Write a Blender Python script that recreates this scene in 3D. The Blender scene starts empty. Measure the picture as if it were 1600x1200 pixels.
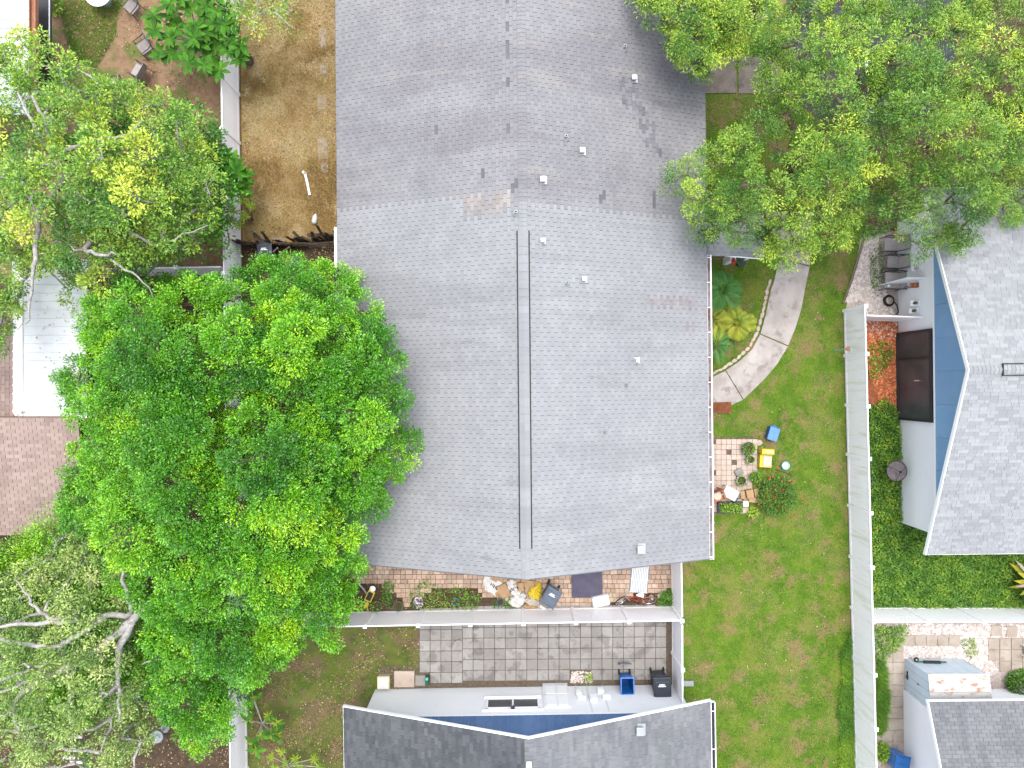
import bpy, bmesh, math, random
import numpy as np
from mathutils import Vector, Matrix

SC = bpy.context.scene
COL = SC.collection
R = math.radians
H = 30.0                      # flying height of the camera, metres above the ground
PPM = 36.0                    # pixels of the 1600 px photograph per metre on the ground

# ------------------------------------------------------------------ camera, light, exposure
cam_d = bpy.data.cameras.new('camera'); cam = bpy.data.objects.new('camera', cam_d); COL.objects.link(cam)
cam.location = (0, 0, H); cam.rotation_euler = (0, 0, 0)
cam_d.sensor_width = 36; cam_d.lens = 36 * H / (1600 / PPM); cam_d.clip_end = 500; cam_d.clip_start = .1
SC.camera = cam
SUN_EL, SUN_AZ = 76, 10      # azimuth clockwise from north (+Y)
w = bpy.data.worlds.new('World'); SC.world = w; w.use_nodes = True
nt = w.node_tree; nt.nodes.clear()
sky = nt.nodes.new('ShaderNodeTexSky'); sky.sky_type = 'NISHITA'; sky.sun_disc = False
sky.sun_elevation = R(SUN_EL); sky.sun_rotation = R(SUN_AZ); sky.air_density = 1.0; sky.dust_density = 2.0; sky.ozone_density = 0.3
bg = nt.nodes.new('ShaderNodeBackground'); bg.inputs[1].default_value = 0.15
wo = nt.nodes.new('ShaderNodeOutputWorld')
hz = nt.nodes.new('ShaderNodeHueSaturation'); hz.inputs['Saturation'].default_value = .35   # thin overcast
nt.links.new(sky.outputs[0], hz.inputs['Color']); nt.links.new(hz.outputs[0], bg.inputs[0]); nt.links.new(bg.outputs[0], wo.inputs[0])
sd = bpy.data.lights.new('sun', 'SUN'); sd.energy = 0.85; sd.angle = R(32); sd.color = (1, .96, .90)
sun = bpy.data.objects.new('sun', sd); COL.objects.link(sun)
_sv = Vector((math.sin(R(SUN_AZ)) * math.cos(R(SUN_EL)), math.cos(R(SUN_AZ)) * math.cos(R(SUN_EL)), math.sin(R(SUN_EL))))
sun.rotation_euler = _sv.to_track_quat('Z', 'Y').to_euler(); sun.location = _sv * 60
SC.view_settings.view_transform = 'Standard'; SC.view_settings.look = 'None'
SC.render.filter_size = 1.1
SC.view_settings.gamma = 1; SC.view_settings.use_curve_mapping = False
SC.view_settings.exposure = 1.77

# ------------------------------------------------------------------ small helpers
def P(u, v, z=0.0):
    "photograph pixel + height above ground -> place in the world"
    k = (H - z) / H / PPM
    return Vector(((u - 800) * k, (600 - v) * k, z))

def tag(o, label=None, cat=None, group=None, kind=None):
    if label: o['label'] = label
    if cat: o['category'] = cat
    if group: o['group'] = group
    if kind: o['kind'] = kind
    return o

def thing(name, label, cat, loc, rot=0.0, group=None):
    o = bpy.data.objects.new(name, None); COL.objects.link(o)
    o.location = loc; o.rotation_euler = (0, 0, rot); o.empty_display_size = .2
    return tag(o, label, cat, group)

def copy_thing(src, loc, rot, label, group=None):
    def cp(o, par):
        c = o.copy(); COL.objects.link(c)
        if par: c.parent = par
        for ch in KIDS(o): cp(ch, c)
        return c
    c = cp(src, None); c.location = loc; c.rotation_euler = (0, 0, rot); c['label'] = label
    if group: c['group'] = group
    return c
def KIDS(o): return [x for x in bpy.data.objects if x.parent == o]

class MB:
    def __init__(s): s.v = []; s.f = []; s.m = []; s.mi = 0
    def add(s, vs, fs, M=None):
        b = len(s.v)
        if M is not None: vs = [M @ Vector(p) for p in vs]
        s.v += [tuple(p) for p in vs]; s.f += [tuple(i + b for i in f) for f in fs]; s.m += [s.mi] * len(fs); return s
    def mat(s, i): s.mi = i; return s
    def box(s, c, d, M=None, taper=1.0, rz=0):
        x, y, z = d[0] / 2, d[1] / 2, d[2] / 2; t = taper
        vs = [(-x * t, -y * t, -z), (x * t, -y * t, -z), (x * t, y * t, -z), (-x * t, y * t, -z), (-x, -y, z), (x, -y, z), (x, y, z), (-x, y, z)]
        if rz:
            cc, ss = math.cos(rz), math.sin(rz); vs = [(a * cc - b * ss, a * ss + b * cc, e) for a, b, e in vs]
        vs = [(a + c[0], b + c[1], e + c[2]) for a, b, e in vs]
        return s.add(vs, [(3, 2, 1, 0), (4, 5, 6, 7), (0, 1, 5, 4), (1, 2, 6, 5), (2, 3, 7, 6), (3, 0, 4, 7)], M)
    def prism(s, poly, z0, z1, M=None):
        n = len(poly)
        a = sum(poly[i][0] * poly[(i + 1) % n][1] - poly[(i + 1) % n][0] * poly[i][1] for i in range(n))
        if a < 0: poly = poly[::-1]
        vs = [(p[0], p[1], z0) for p in poly] + [(p[0], p[1], z1) for p in poly]
        return s.add(vs, [tuple(range(n - 1, -1, -1)), tuple(range(n, 2 * n))] + [(i, (i + 1) % n, n + (i + 1) % n, n + i) for i in range(n)], M)
    def tube(s, pts, r, n=6, cap=True, M=None):
        pts = [Vector(p) for p in pts]; rs = r if hasattr(r, '__len__') else [r] * len(pts)
        vs = []; up = Vector((0, 0, 1))
        for i, p in enumerate(pts):
            d = (pts[min(i + 1, len(pts) - 1)] - pts[max(i - 1, 0)])
            d = d.normalized() if d.length > 1e-9 else up
            a = d.cross(up)
            a = a.normalized() if a.length > 1e-3 else Vector((1, 0, 0)); b = d.cross(a)
            vs += [p + (a * math.cos(2 * math.pi * k / n) + b * math.sin(2 * math.pi * k / n)) * rs[i] for k in range(n)]
        fs = [(i * n + k, i * n + (k + 1) % n, (i + 1) * n + (k + 1) % n, (i + 1) * n + k) for i in range(len(pts) - 1) for k in range(n)]
        if cap: fs += [tuple(range(n - 1, -1, -1)), tuple((len(pts) - 1) * n + k for k in range(n))]
        return s.add(vs, fs, M)
    def lathe(s, prof, n=16, c=(0, 0, 0), M=None):
        vs = [(c[0] + r * math.cos(2 * math.pi * k / n), c[1] + r * math.sin(2 * math.pi * k / n), c[2] + z) for r, z in prof for k in range(n)]
        fs = [(i * n + k, i * n + (k + 1) % n, (i + 1) * n + (k + 1) % n, (i + 1) * n + k) for i in range(len(prof) - 1) for k in range(n)]
        fs += [tuple(range(n - 1, -1, -1)), tuple((len(prof) - 1) * n + k for k in range(n))]
        return s.add(vs, fs, M)
    def ring(s, R_, r, c=(0, 0, 0), n=20, m=6, M=None):
        vs = [(c[0] + (R_ + r * math.cos(2 * math.pi * j / m)) * math.cos(2 * math.pi * i / n), c[1] + (R_ + r * math.cos(2 * math.pi * j / m)) * math.sin(2 * math.pi * i / n), c[2] + r * math.sin(2 * math.pi * j / m)) for i in range(n) for j in range(m)]
        fs = [(i * m + j, ((i + 1) % n) * m + j, ((i + 1) % n) * m + (j + 1) % m, i * m + (j + 1) % m) for i in range(n) for j in range(m)]
        return s.add(vs, fs, M)
    def build(s, name, mats, parent=None, smooth=False, loc=None, bevel=0):
        me = bpy.data.meshes.new(name); me.from_pydata(s.v, [], s.f)
        if not isinstance(mats, (list, tuple)): mats = [mats]
        for m in mats: me.materials.append(m)
        if len(mats) > 1: me.polygons.foreach_set('material_index', s.m)
        if smooth: me.polygons.foreach_set('use_smooth', [True] * len(me.polygons))
        me.update()
        return link(name, me, parent, loc, bevel)

def link(name, me, parent=None, loc=None, bevel=0):
    o = bpy.data.objects.new(name, me); COL.objects.link(o)
    if parent: o.parent = parent
    if loc is not None: o.location = loc
    if bevel:
        b = o.modifiers.new('bevel', 'BEVEL'); b.width = bevel; b.segments = 2; b.limit_method = 'ANGLE'
    return o

# ------------------------------------------------------------------ materials
def mat(name, c1, c2=None, scale=3.0, rough=.8, layers=(), bump=0.0, bscale=60.0, isl=0.0, stretch=None, spec=.25,
        metal=0.0, transl=0.0, tint=None, detail=5, contrast=(.35, .65)):
    m = bpy.data.materials.new(name); m.use_nodes = True; t = m.node_tree; N = t.nodes; L = t.links
    bs = N['Principled BSDF']; out = N['Material Output']
    geo = N.new('ShaderNodeNewGeometry')
    def coords(st):
        if st is None: return geo.outputs['Position']
        vm = N.new('ShaderNodeVectorMath'); vm.operation = 'MULTIPLY'; vm.inputs[1].default_value = st
        L.new(geo.outputs['Position'], vm.inputs[0]); return vm.outputs[0]
    def noise(sc, lo, hi, det=5, st=None):
        n = N.new('ShaderNodeTexNoise'); n.inputs['Scale'].default_value = sc; n.inputs['Detail'].default_value = det
        n.inputs['Roughness'].default_value = .62
        L.new(coords(st), n.inputs['Vector'])
        r = N.new('ShaderNodeMapRange'); r.inputs[1].default_value = lo; r.inputs[2].default_value = hi; r.interpolation_type = 'SMOOTHSTEP'
        L.new(n.outputs[0], r.inputs[0]); return r.outputs[0]
    def mix(f, a, b, k=1.0):
        x = N.new('ShaderNodeMix'); x.data_type = 'RGBA'
        if k != 1.0:
            q = N.new('ShaderNodeMath'); q.operation = 'MULTIPLY'; q.inputs[1].default_value = k; L.new(f, q.inputs[0]); f = q.outputs[0]
        L.new(f, x.inputs[0])
        for i, val in ((6, a), (7, b)):
            if isinstance(val, tuple): x.inputs[i].default_value = (*val, 1)
            else: L.new(val, x.inputs[i])
        return x.outputs[2]
    if c2: col = mix(noise(scale, *contrast, detail, stretch), c1, c2)
    else:
        rgb = N.new('ShaderNodeRGB'); rgb.outputs[0].default_value = (*c1, 1); col = rgb.outputs[0]
    if tint:
        at = N.new('ShaderNodeAttribute'); at.attribute_name = 'tint'
        rp = N.new('ShaderNodeValToRGB')
        els = rp.color_ramp.elements
        while len(els) < len(tint): els.new(.5)
        for e, (p, c) in zip(els, tint): e.position = p; e.color = (*c, 1)
        L.new(at.outputs['Fac'], rp.inputs[0]); col = rp.outputs[0]
    for ly in layers:
        sc, lo, hi, c, k = ly[:5]; st = ly[5] if len(ly) > 5 else None
        col = mix(noise(sc, lo, hi, 6, st), col, c, k)
    if isl:
        oi = N.new('ShaderNodeObjectInfo'); ad = N.new('ShaderNodeMath'); ad.operation = 'ADD'
        L.new(geo.outputs['Random Per Island'], ad.inputs[0]); L.new(oi.outputs['Random'], ad.inputs[1])
        fr = N.new('ShaderNodeMath'); fr.operation = 'FRACT'; L.new(ad.outputs[0], fr.inputs[0])
        mr = N.new('ShaderNodeMapRange'); mr.inputs[3].default_value = 1 - isl; mr.inputs[4].default_value = 1 + isl
        L.new(fr.outputs[0], mr.inputs[0])
        hs = N.new('ShaderNodeHueSaturation'); L.new(mr.outputs[0], hs.inputs['Value']); L.new(col, hs.inputs['Color']); col = hs.outputs[0]
    L.new(col, bs.inputs['Base Color'])
    bs.inputs['Roughness'].default_value = rough; bs.inputs['Metallic'].default_value = metal
    bs.inputs['Specular IOR Level'].default_value = spec
    if bump:
        n = N.new('ShaderNodeTexNoise'); n.inputs['Scale'].default_value = bscale; n.inputs['Detail'].default_value = 6
        L.new(geo.outputs['Position'], n.inputs['Vector'])
        b = N.new('ShaderNodeBump'); b.inputs['Strength'].default_value = bump; b.inputs['Distance'].default_value = .03
        L.new(n.outputs[0], b.inputs['Height']); L.new(b.outputs[0], bs.inputs['Normal'])
    if transl:
        tr = N.new('ShaderNodeBsdfTranslucent'); L.new(col, tr.inputs[0])
        mx = N.new('ShaderNodeMixShader'); mx.inputs[0].default_value = transl
        L.new(bs.outputs[0], mx.inputs[1]); L.new(tr.outputs[0], mx.inputs[2]); L.new(mx.outputs[0], out.inputs[0])
    return m

G = {}
G['soil'] = mat('soil', (0.042, 0.026, 0.015), (0.079, 0.051, 0.030), 4, layers=((18, .55, .7, (0.023, 0.017, 0.009), .8), (2.2, .55, .7, (0.028, 0.042, 0.009), .7), (60, .6, .7, (0.140, 0.102, 0.065), .6)), bump=.6, bscale=25)
G['yard'] = mat('bare_reddish_yard', (0.159, 0.095, 0.054), (0.228, 0.139, 0.083), 3, layers=((.8, .50, .60, (0.070, 0.108, 0.013), .85), (9, .58, .7, (0.063, 0.047, 0.025), .7), (45, .56, .7, (0.266, 0.190, 0.121), .6), (.33, .52, .62, (0.063, 0.114, 0.013), .8)), bump=.5, bscale=30)
G['straw'] = mat('dry_straw_turf', (0.220, 0.124, 0.021), (0.307, 0.195, 0.054), 2.2, layers=((14, .52, .68, (0.096, 0.053, 0.013), .75), (.6, .5, .62, (0.190, 0.160, 0.020), .6), (50, .55, .7, (0.378, 0.274, 0.112), .7), (7, .64, .72, (0.045, 0.023, 0.009), .8)), bump=.6, bscale=35)
G['lawn'] = mat('lawn_turf', (0.054, 0.109, 0.004), (0.088, 0.147, 0.009), 1.6, layers=((.8, .48, .62, (0.129, 0.134, 0.025), .75), (1.0, .525, .63, (0.183, 0.120, 0.058), .75), (12, .56, .7, (0.031, 0.066, 0.004), .6), (40, .6, .72, (0.116, 0.162, 0.025), .5)), bump=.5, bscale=30)
G['lawn2'] = mat('patchy_lawn_turf', (0.055, 0.077, 0.011), (0.094, 0.105, 0.019), 1.8, layers=((1.1, .48, .58, (0.110, 0.074, 0.041), .85), (2.4, .55, .66, (0.055, 0.039, 0.028), .8), (9, .6, .7, (0.187, 0.127, 0.072), .6), (1.4, .60, .68, (0.055, 0.121, 0.011), .8), (45, .58, .7, (0.165, 0.121, 0.066), .5)), bump=.5, bscale=30)
G['green_bed'] = mat('green_bed', (0.043, 0.081, 0.011), (0.081, 0.124, 0.019), 2.5, layers=((12, .5, .68, (0.019, 0.037, 0.006), .7),), bump=.6, bscale=25)
G['mulch'] = mat('red_mulch', (0.240, 0.063, 0.022), (0.316, 0.114, 0.051), 7, layers=((30, .56, .68, (0.101, 0.032, 0.013), .8), (45, .62, .72, (0.443, 0.285, 0.190), .6)), bump=.8, bscale=40)
G['gravel_base'] = mat('gravel_base', (0.281, 0.222, 0.194), (0.414, 0.362, 0.335), 14, layers=((8, .55, .68, (0.134, 0.080, 0.054), .7),), bump=.8, bscale=50)
G['concrete'] = mat('walk_concrete', (0.263, 0.231, 0.213), (0.338, 0.306, 0.288), 1.2, layers=((2.2, .52, .66, (0.169, 0.144, 0.125), .75), (30, .55, .7, (0.188, 0.163, 0.144), .5), (.5, .55, .66, (0.388, 0.362, 0.338), .6)), bump=.25, bscale=70)
G['concrete_dark'] = mat('exposed_aggregate', (0.105, 0.090, 0.074), (0.155, 0.130, 0.112), 2, layers=((70, .55, .66, (0.260, 0.229, 0.198), .7), (1.5, .56, .7, (0.062, 0.053, 0.043), .7)), bump=.4, bscale=90)
G['asphalt'] = mat('asphalt', (0.031, 0.032, 0.040), (0.046, 0.048, 0.059), 3, layers=((60, .6, .7, (0.087, 0.087, 0.099), .5),), bump=.3, bscale=90)
G['white'] = mat('white_vinyl', (.85, .835, .85), (.82, .805, .82), .7, rough=.45, layers=((2.5, .60, .75, (.58, .56, .48), .35, (1, 1, .4)),), spec=.4)
G['white_dirty'] = mat('white_vinyl_mossy', (.86, .83, .86), (.83, .80, .83), .7, rough=.5, layers=((1.3, .50, .68, (.52, .54, .36), .5, (1, 3.5, .35)), (9, .58, .72, (.42, .42, .30), .35, (1, 2, .25))), spec=.4)
G['paint_white'] = mat('white_wall_paint', (0.700, 0.718, 0.735), (0.675, 0.692, 0.714), .8, rough=.75, layers=((1.5, .6, .75, (0.525, 0.543, 0.543), .4), (10, .66, .75, (0.438, 0.438, 0.412), .25)), bump=.12, bscale=120)
G['trim'] = mat('white_trim', (0.760, 0.769, 0.779), rough=.4, spec=.4)
G['blue_siding'] = mat('blue_siding', (0.063, 0.132, 0.273), (0.085, 0.157, 0.304), .9, rough=.55, isl=.07, layers=((4, .6, .75, (0.129, 0.198, 0.322), .35),))
G['blue_siding2'] = mat('steel_blue_siding', (0.155, 0.290, 0.470), (0.180, 0.320, 0.500), .6, rough=.6, isl=.04, layers=((3, .6, .75, (0.240, 0.360, 0.520), .3),))
G['sh_new'] = mat('shingle_light_grey', (0.212, 0.216, 0.227), (0.237, 0.241, 0.249), .35, rough=.9, isl=.05, layers=((.22, .50, .62, (0.180, 0.182, 0.193), .55, (.4, 2.2, 1)), (.6, .58, .68, (0.172, 0.170, 0.180), .45, (.35, 3.5, 1)), (1.6, .63, .72, (0.122, 0.118, 0.121), .35, (.3, 3, 1)), (55, .5, .7, (0.174, 0.177, 0.186), .5)), bump=.3, bscale=150)
G['sh_old'] = mat('shingle_worn_grey', (0.173, 0.171, 0.181), (0.209, 0.207, 0.215), .35, rough=.92, isl=.06, layers=((.20, .47, .60, (0.152, 0.147, 0.159), .7, (.5, 2.0, 1)), (.7, .55, .66, (0.227, 0.215, 0.205), .5, (.4, 3, 1)), (1.3, .60, .70, (0.114, 0.108, 0.114), .5, (.35, 3, 1)), (55, .5, .7, (0.136, 0.132, 0.141), .5)), bump=.3, bscale=150)
G['sh_arch'] = mat('shingle_pale_blend', (0.219, 0.228, 0.240), (0.245, 0.253, 0.263), .5, rough=.9, isl=.13, layers=((55, .5, .7, (0.174, 0.179, 0.190), .4), (.4, .55, .7, (0.204, 0.204, 0.214), .4)), bump=.3, bscale=150)
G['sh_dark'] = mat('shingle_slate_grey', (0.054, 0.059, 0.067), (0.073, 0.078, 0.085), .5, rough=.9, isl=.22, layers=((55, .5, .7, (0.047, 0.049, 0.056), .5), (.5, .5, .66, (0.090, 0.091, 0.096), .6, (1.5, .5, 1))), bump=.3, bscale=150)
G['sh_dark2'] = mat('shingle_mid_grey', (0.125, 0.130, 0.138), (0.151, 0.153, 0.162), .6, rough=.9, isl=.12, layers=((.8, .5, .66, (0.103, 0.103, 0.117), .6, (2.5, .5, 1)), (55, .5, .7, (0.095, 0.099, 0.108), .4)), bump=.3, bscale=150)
G['sh_pink'] = mat('shingle_dusty_pink', (0.240, 0.176, 0.153), (0.275, 0.209, 0.184), .8, rough=.9, isl=.13, layers=((1.2, .55, .68, (0.214, 0.159, 0.138), .5), (55, .5, .7, (0.193, 0.138, 0.122), .5)), bump=.3, bscale=150)
G['deck'] = mat('roof_deck_grey', (0.099, 0.099, 0.108), (0.124, 0.124, 0.133), 2, rough=.95)  # darker than the shingles: grime and tab slot shadow put into the colour
G['deck_pink'] = mat('roof_deck_brown', (0.124, 0.081, 0.068), (0.149, 0.099, 0.081), 2, rough=.95)  # under the pink shingles, likewise with slot shadow and grime in the colour
G['vent_black'] = mat('vent_slot_black', (.02, .02, .022), rough=.7)
G['galv'] = mat('galvanised_metal', (0.273, 0.298, 0.307), (0.307, 0.327, 0.338), 5, rough=.45, metal=.3)
G['gutter_in'] = mat('gutter_debris', (0.099, 0.043, 0.031), (0.186, 0.167, 0.167), 1.2, layers=((8, .5, .6, (0.248, 0.236, 0.236), .5),))
G['bark'] = mat('pale_bark', (0.346, 0.318, 0.279), (0.480, 0.451, 0.414), 6, layers=((20, .55, .7, (0.192, 0.163, 0.135), .6),), bump=.5, bscale=40)
G['bark_brown'] = mat('brown_bark', (0.124, 0.087, 0.056), (0.186, 0.136, 0.093), 6, layers=((20, .55, .7, (0.062, 0.043, 0.031), .6),), bump=.5, bscale=40)
G['black'] = mat('black_frame', (.018, .018, .022), rough=.4, spec=.5)
G['glass'] = mat('dark_glass', (.035, .037, .045), (.06, .062, .07), 1.0, rough=.35, spec=.5)
G['paver'] = mat('grey_paver', (0.200, 0.186, 0.174), (0.273, 0.260, 0.246), .8, isl=.17, layers=((1.6, .50, .62, (0.115, 0.105, 0.100), .7), (7, .55, .7, (0.158, 0.142, 0.131), .6), (40, .58, .7, (0.105, 0.095, 0.088), .4)), bump=.3, bscale=70)
G['brick'] = mat('terracotta_paver', (.33, .225, .165), (.39, .285, .215), 1.2, isl=.2, layers=((3, .52, .66, (.40, .345, .26), .7), (30, .58, .7, (.20, .13, .09), .5), (2, .6, .7, (.24, .17, .12), .5)), bump=.3, bscale=80)
G['beige_paver'] = mat('beige_paver', (0.367, 0.289, 0.236), (0.420, 0.340, 0.289), 1.2, isl=.08, layers=((4, .58, .7, (0.236, 0.170, 0.132), .5),), bump=.3, bscale=80)
G['joint'] = mat('joint_sand', (0.081, 0.059, 0.043), (0.124, 0.093, 0.068), 9, layers=((6, .58, .68, (0.050, 0.062, 0.019), .6),), bump=.5)
G['rock_white'] = mat('white_pebble', (0.531, 0.486, 0.457), (0.405, 0.339, 0.309), 5, isl=.25)
G['bin_black'] = mat('dark_bin_plastic', (0.014, 0.021, 0.034), (0.019, 0.026, 0.040), 4, rough=.42, spec=.5)
G['bin_grey'] = mat('blue_grey_bin_plastic', (0.046, 0.065, 0.099), (0.062, 0.081, 0.115), 4, rough=.42, spec=.5)
G['bin_blue'] = mat('blue_bin_plastic', (0.005, 0.068, 0.236), (0.007, 0.087, 0.273), 4, rough=.4, spec=.5)
G['bin_inside'] = mat('deep_blue_plastic', (0.002, 0.025, 0.149), rough=.45)
G['bright_blue'] = mat('bright_blue_plastic', (0.062, 0.161, 0.465), (0.087, 0.198, 0.496), 4, rough=.4)
G['yellow'] = mat('yellow_plastic', (0.484, 0.347, 0.012), (0.508, 0.384, 0.031), 6, rough=.45)
G['pale_yellow'] = mat('pale_yellow_fabric', (0.436, 0.380, 0.167), (0.457, 0.413, 0.234), 8, rough=.8)
G['cream'] = mat('cream_plastic', (0.372, 0.342, 0.272), (0.392, 0.367, 0.311), 6, rough=.6)
G['fabric_grey'] = mat('grey_sling_fabric', (0.273, 0.248, 0.239), (0.310, 0.285, 0.273), 6, rough=.9)
G['fabric_taupe'] = mat('taupe_sling_fabric', (0.186, 0.167, 0.161), (0.223, 0.198, 0.186), 6, rough=.9)
G['terracotta'] = mat('terracotta_clay', (0.310, 0.099, 0.043), (0.360, 0.136, 0.068), 6, rough=.85)
G['red'] = mat('red_paint', (0.310, 0.037, 0.012), (0.260, 0.031, 0.012), 6, rough=.4)
G['redwood'] = mat('red_stained_wood', (0.260, 0.081, 0.037), (0.322, 0.124, 0.062), 8, rough=.7)
G['teal'] = mat('teal_plastic', (0.136, 0.360, 0.384), (0.211, 0.422, 0.446), 8, rough=.4)
G['green_pl'] = mat('dark_green_plastic', (0.012, 0.074, 0.043), (0.019, 0.099, 0.056), 6, rough=.5)
G['pot_green'] = mat('mossy_green_pot', (0.043, 0.074, 0.031), (0.074, 0.112, 0.050), 6, rough=.7)
G['wood'] = mat('weathered_wood', (0.136, 0.102, 0.074), (0.211, 0.167, 0.130), 3, stretch=(1, 8, 1), layers=((20, .55, .7, (0.062, 0.043, 0.031), .6),), isl=.2)
G['rot'] = mat('rotten_dark_wood', (0.037, 0.026, 0.019), (0.068, 0.050, 0.036), 5, isl=.35, layers=((9, .56, .68, (0.149, 0.112, 0.081), .5), (16, .5, .65, (0.019, 0.012, 0.009), .7)), bump=.8, bscale=30)
G['mat_brown'] = mat('rust_brown_coir', (0.136, 0.043, 0.015), (0.186, 0.068, 0.031), 6, rough=.95, layers=((60, .5, .65, (0.074, 0.025, 0.009), .6),), bump=.6, bscale=120)
G['purple'] = mat('slate_purple_metal', (0.062, 0.056, 0.090), (0.081, 0.073, 0.112), 3, rough=.5, layers=((12, .62, .72, (0.124, 0.118, 0.136), .5),))
G['metal_white'] = mat('white_coated_metal', (0.589, 0.604, 0.613), (0.531, 0.548, 0.560), 1.0, rough=.4, layers=((20, .66, .72, (0.220, 0.192, 0.147), .6), (2, .6, .75, (0.457, 0.472, 0.479), .4)), spec=.5)
G['metal_bluish'] = mat('pale_blue_metal', (0.410, 0.494, 0.558), (0.465, 0.540, 0.600), 1.5, rough=.45, layers=((5, .66, .74, (0.427, 0.241, 0.111), .5),), spec=.5)
G['rust_roof'] = mat('rust_stained_white_metal', (0.397, 0.388, 0.373), (0.365, 0.365, 0.359), 2, rough=.5, layers=((2.6, .54, .66, (0.289, 0.122, 0.032), .8, (1, 2.4, 1)), (9, .60, .68, (0.233, 0.096, 0.024), .7, (1, 2, 1))))
G['copper'] = mat('brown_gutter', (0.223, 0.093, 0.050), (0.273, 0.130, 0.074), 5, rough=.5)
G['cardboard'] = mat('cardboard', (0.285, 0.180, 0.093), (0.341, 0.229, 0.130), 5, rough=.9)
G['paper'] = mat('white_paper', (0.462, 0.443, 0.418), (0.499, 0.487, 0.468), 8, rough=.85)
G['darkink'] = mat('black_print', (0.019, 0.019, 0.022), rough=.6)
G['chrome'] = mat('chrome', (.6, .62, .64), rough=.25, metal=.8)
G['rubber'] = mat('rubber', (0.019, 0.019, 0.019), rough=.8)
G['dish'] = mat('smoky_mesh', (0.099, 0.081, 0.087), (0.149, 0.124, 0.124), 8, rough=.6)
G['leaf_plum'] = mat('broad_glossy_leaf', (0.022, 0.096, 0.006), (0.063, 0.185, 0.012), 2.5, rough=.6, spec=.15, isl=.4, transl=.12)
G['leaf_palm'] = mat('palm_leaf', (.045, .16, .03), (.08, .22, .045), 2.5, rough=.45, isl=.2, transl=.2)
G['leaf_palm_y'] = mat('yellowing_palm_leaf', (.19, .27, .02), (.32, .32, .03), 2.5, rough=.45, isl=.2, transl=.2)
G['croton'] = mat('yellow_strap_leaf', (0.341, 0.260, 0.012), (0.198, 0.236, 0.025), 3, rough=.45, isl=.25, transl=.15)
G['dry_leaf'] = mat('dry_bract', (0.260, 0.211, 0.180), (0.310, 0.260, 0.223), 5, rough=.9, isl=.2)
G['fol_T2'] = mat('bright_green_foliage', (0.117, 0.362, 0.020), rough=.38, spec=.5, transl=.12, isl=.45, tint=((0, (0.025, 0.127, 0.008)), (.4, (0.070, 0.259, 0.009)), (.75, (0.160, 0.416, 0.011)), (1, (0.321, 0.541, 0.011))))
G['fol_T1'] = mat('yellow_green_foliage', (0.139, 0.386, 0.040), rough=.42, spec=.45, transl=.15, isl=.3, tint=((0, (0.049, 0.154, 0.020)), (.4, (0.149, 0.310, 0.040)), (.75, (0.333, 0.493, 0.054)), (1, (0.604, 0.654, 0.079))))
G['fol_T3'] = mat('grey_green_foliage', (0.126, 0.344, 0.039), rough=.4, spec=.5, transl=.15, isl=.35, tint=((0, (0.063, 0.161, 0.030)), (.4, (0.182, 0.301, 0.062)), (.75, (0.335, 0.455, 0.106)), (1, (0.547, 0.590, 0.231))))
G['fol_TR'] = mat('olive_green_foliage', (0.123, 0.373, 0.021), rough=.42, spec=.4, transl=.15, isl=.35, tint=((0, (0.031, 0.112, 0.015)), (.4, (0.105, 0.236, 0.025)), (.75, (0.259, 0.410, 0.040)), (1, (0.520, 0.595, 0.055))))
G['fol_bed'] = mat('bed_foliage', (0.135, 0.405, 0.027), rough=.5, spec=.4, transl=.25, isl=.3, tint=((0, (0.047, 0.135, 0.016)), (.5, (0.121, 0.270, 0.027)), (1, (0.297, 0.419, 0.041))))
G['blade'] = mat('grass_blades', (0.107, 0.323, 0.021), rough=.6, spec=.3, transl=.2, isl=.3, tint=((0, (0.038, 0.107, 0.009)), (.4, (0.086, 0.204, 0.010)), (.84, (0.215, 0.323, 0.021)), (.92, (0.280, 0.237, 0.096)), (1, (0.365, 0.268, 0.162))))
G['strawb'] = mat('dry_straws', (0.067, 0.190, 0.018), rough=.8, isl=.3, tint=((0, (0.116, 0.072, 0.030)), (.5, (0.295, 0.209, 0.093)), (1, (0.426, 0.340, 0.193))))
G['flower_red'] = mat('red_flower', (0.372, 0.043, 0.019), rough=.6)

G['bark_grey'] = mat('silver_grey_bark', (0.234, 0.218, 0.199), (0.359, 0.343, 0.328), 5, layers=((18, .52, .66, (0.133, 0.109, 0.094), .65), (4, .56, .68, (0.468, 0.452, 0.437), .6)), bump=.6, bscale=40)
G['sh_stain'] = mat('stained_shingle', (.12, .115, .13), (.17, .165, .18), 3, rough=.9, isl=.2)
G['sh_tan'] = mat('tan_faded_shingle', (0.212, 0.191, 0.182), (0.247, 0.230, 0.219), 2, rough=.9, isl=.1)

RNG = np.random.default_rng(7); random.seed(5)

# ------------------------------------------------------------------ sheets and scatter
def sheet(name, poly_px, m, z, kind='structure', sub=0):
    pts = [P(u, v, 0) for u, v in poly_px]
    b = MB(); b.prism([(p.x, p.y) for p in pts], z - .05, z)
    return tag(b.build(name, m), kind=kind)

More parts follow.
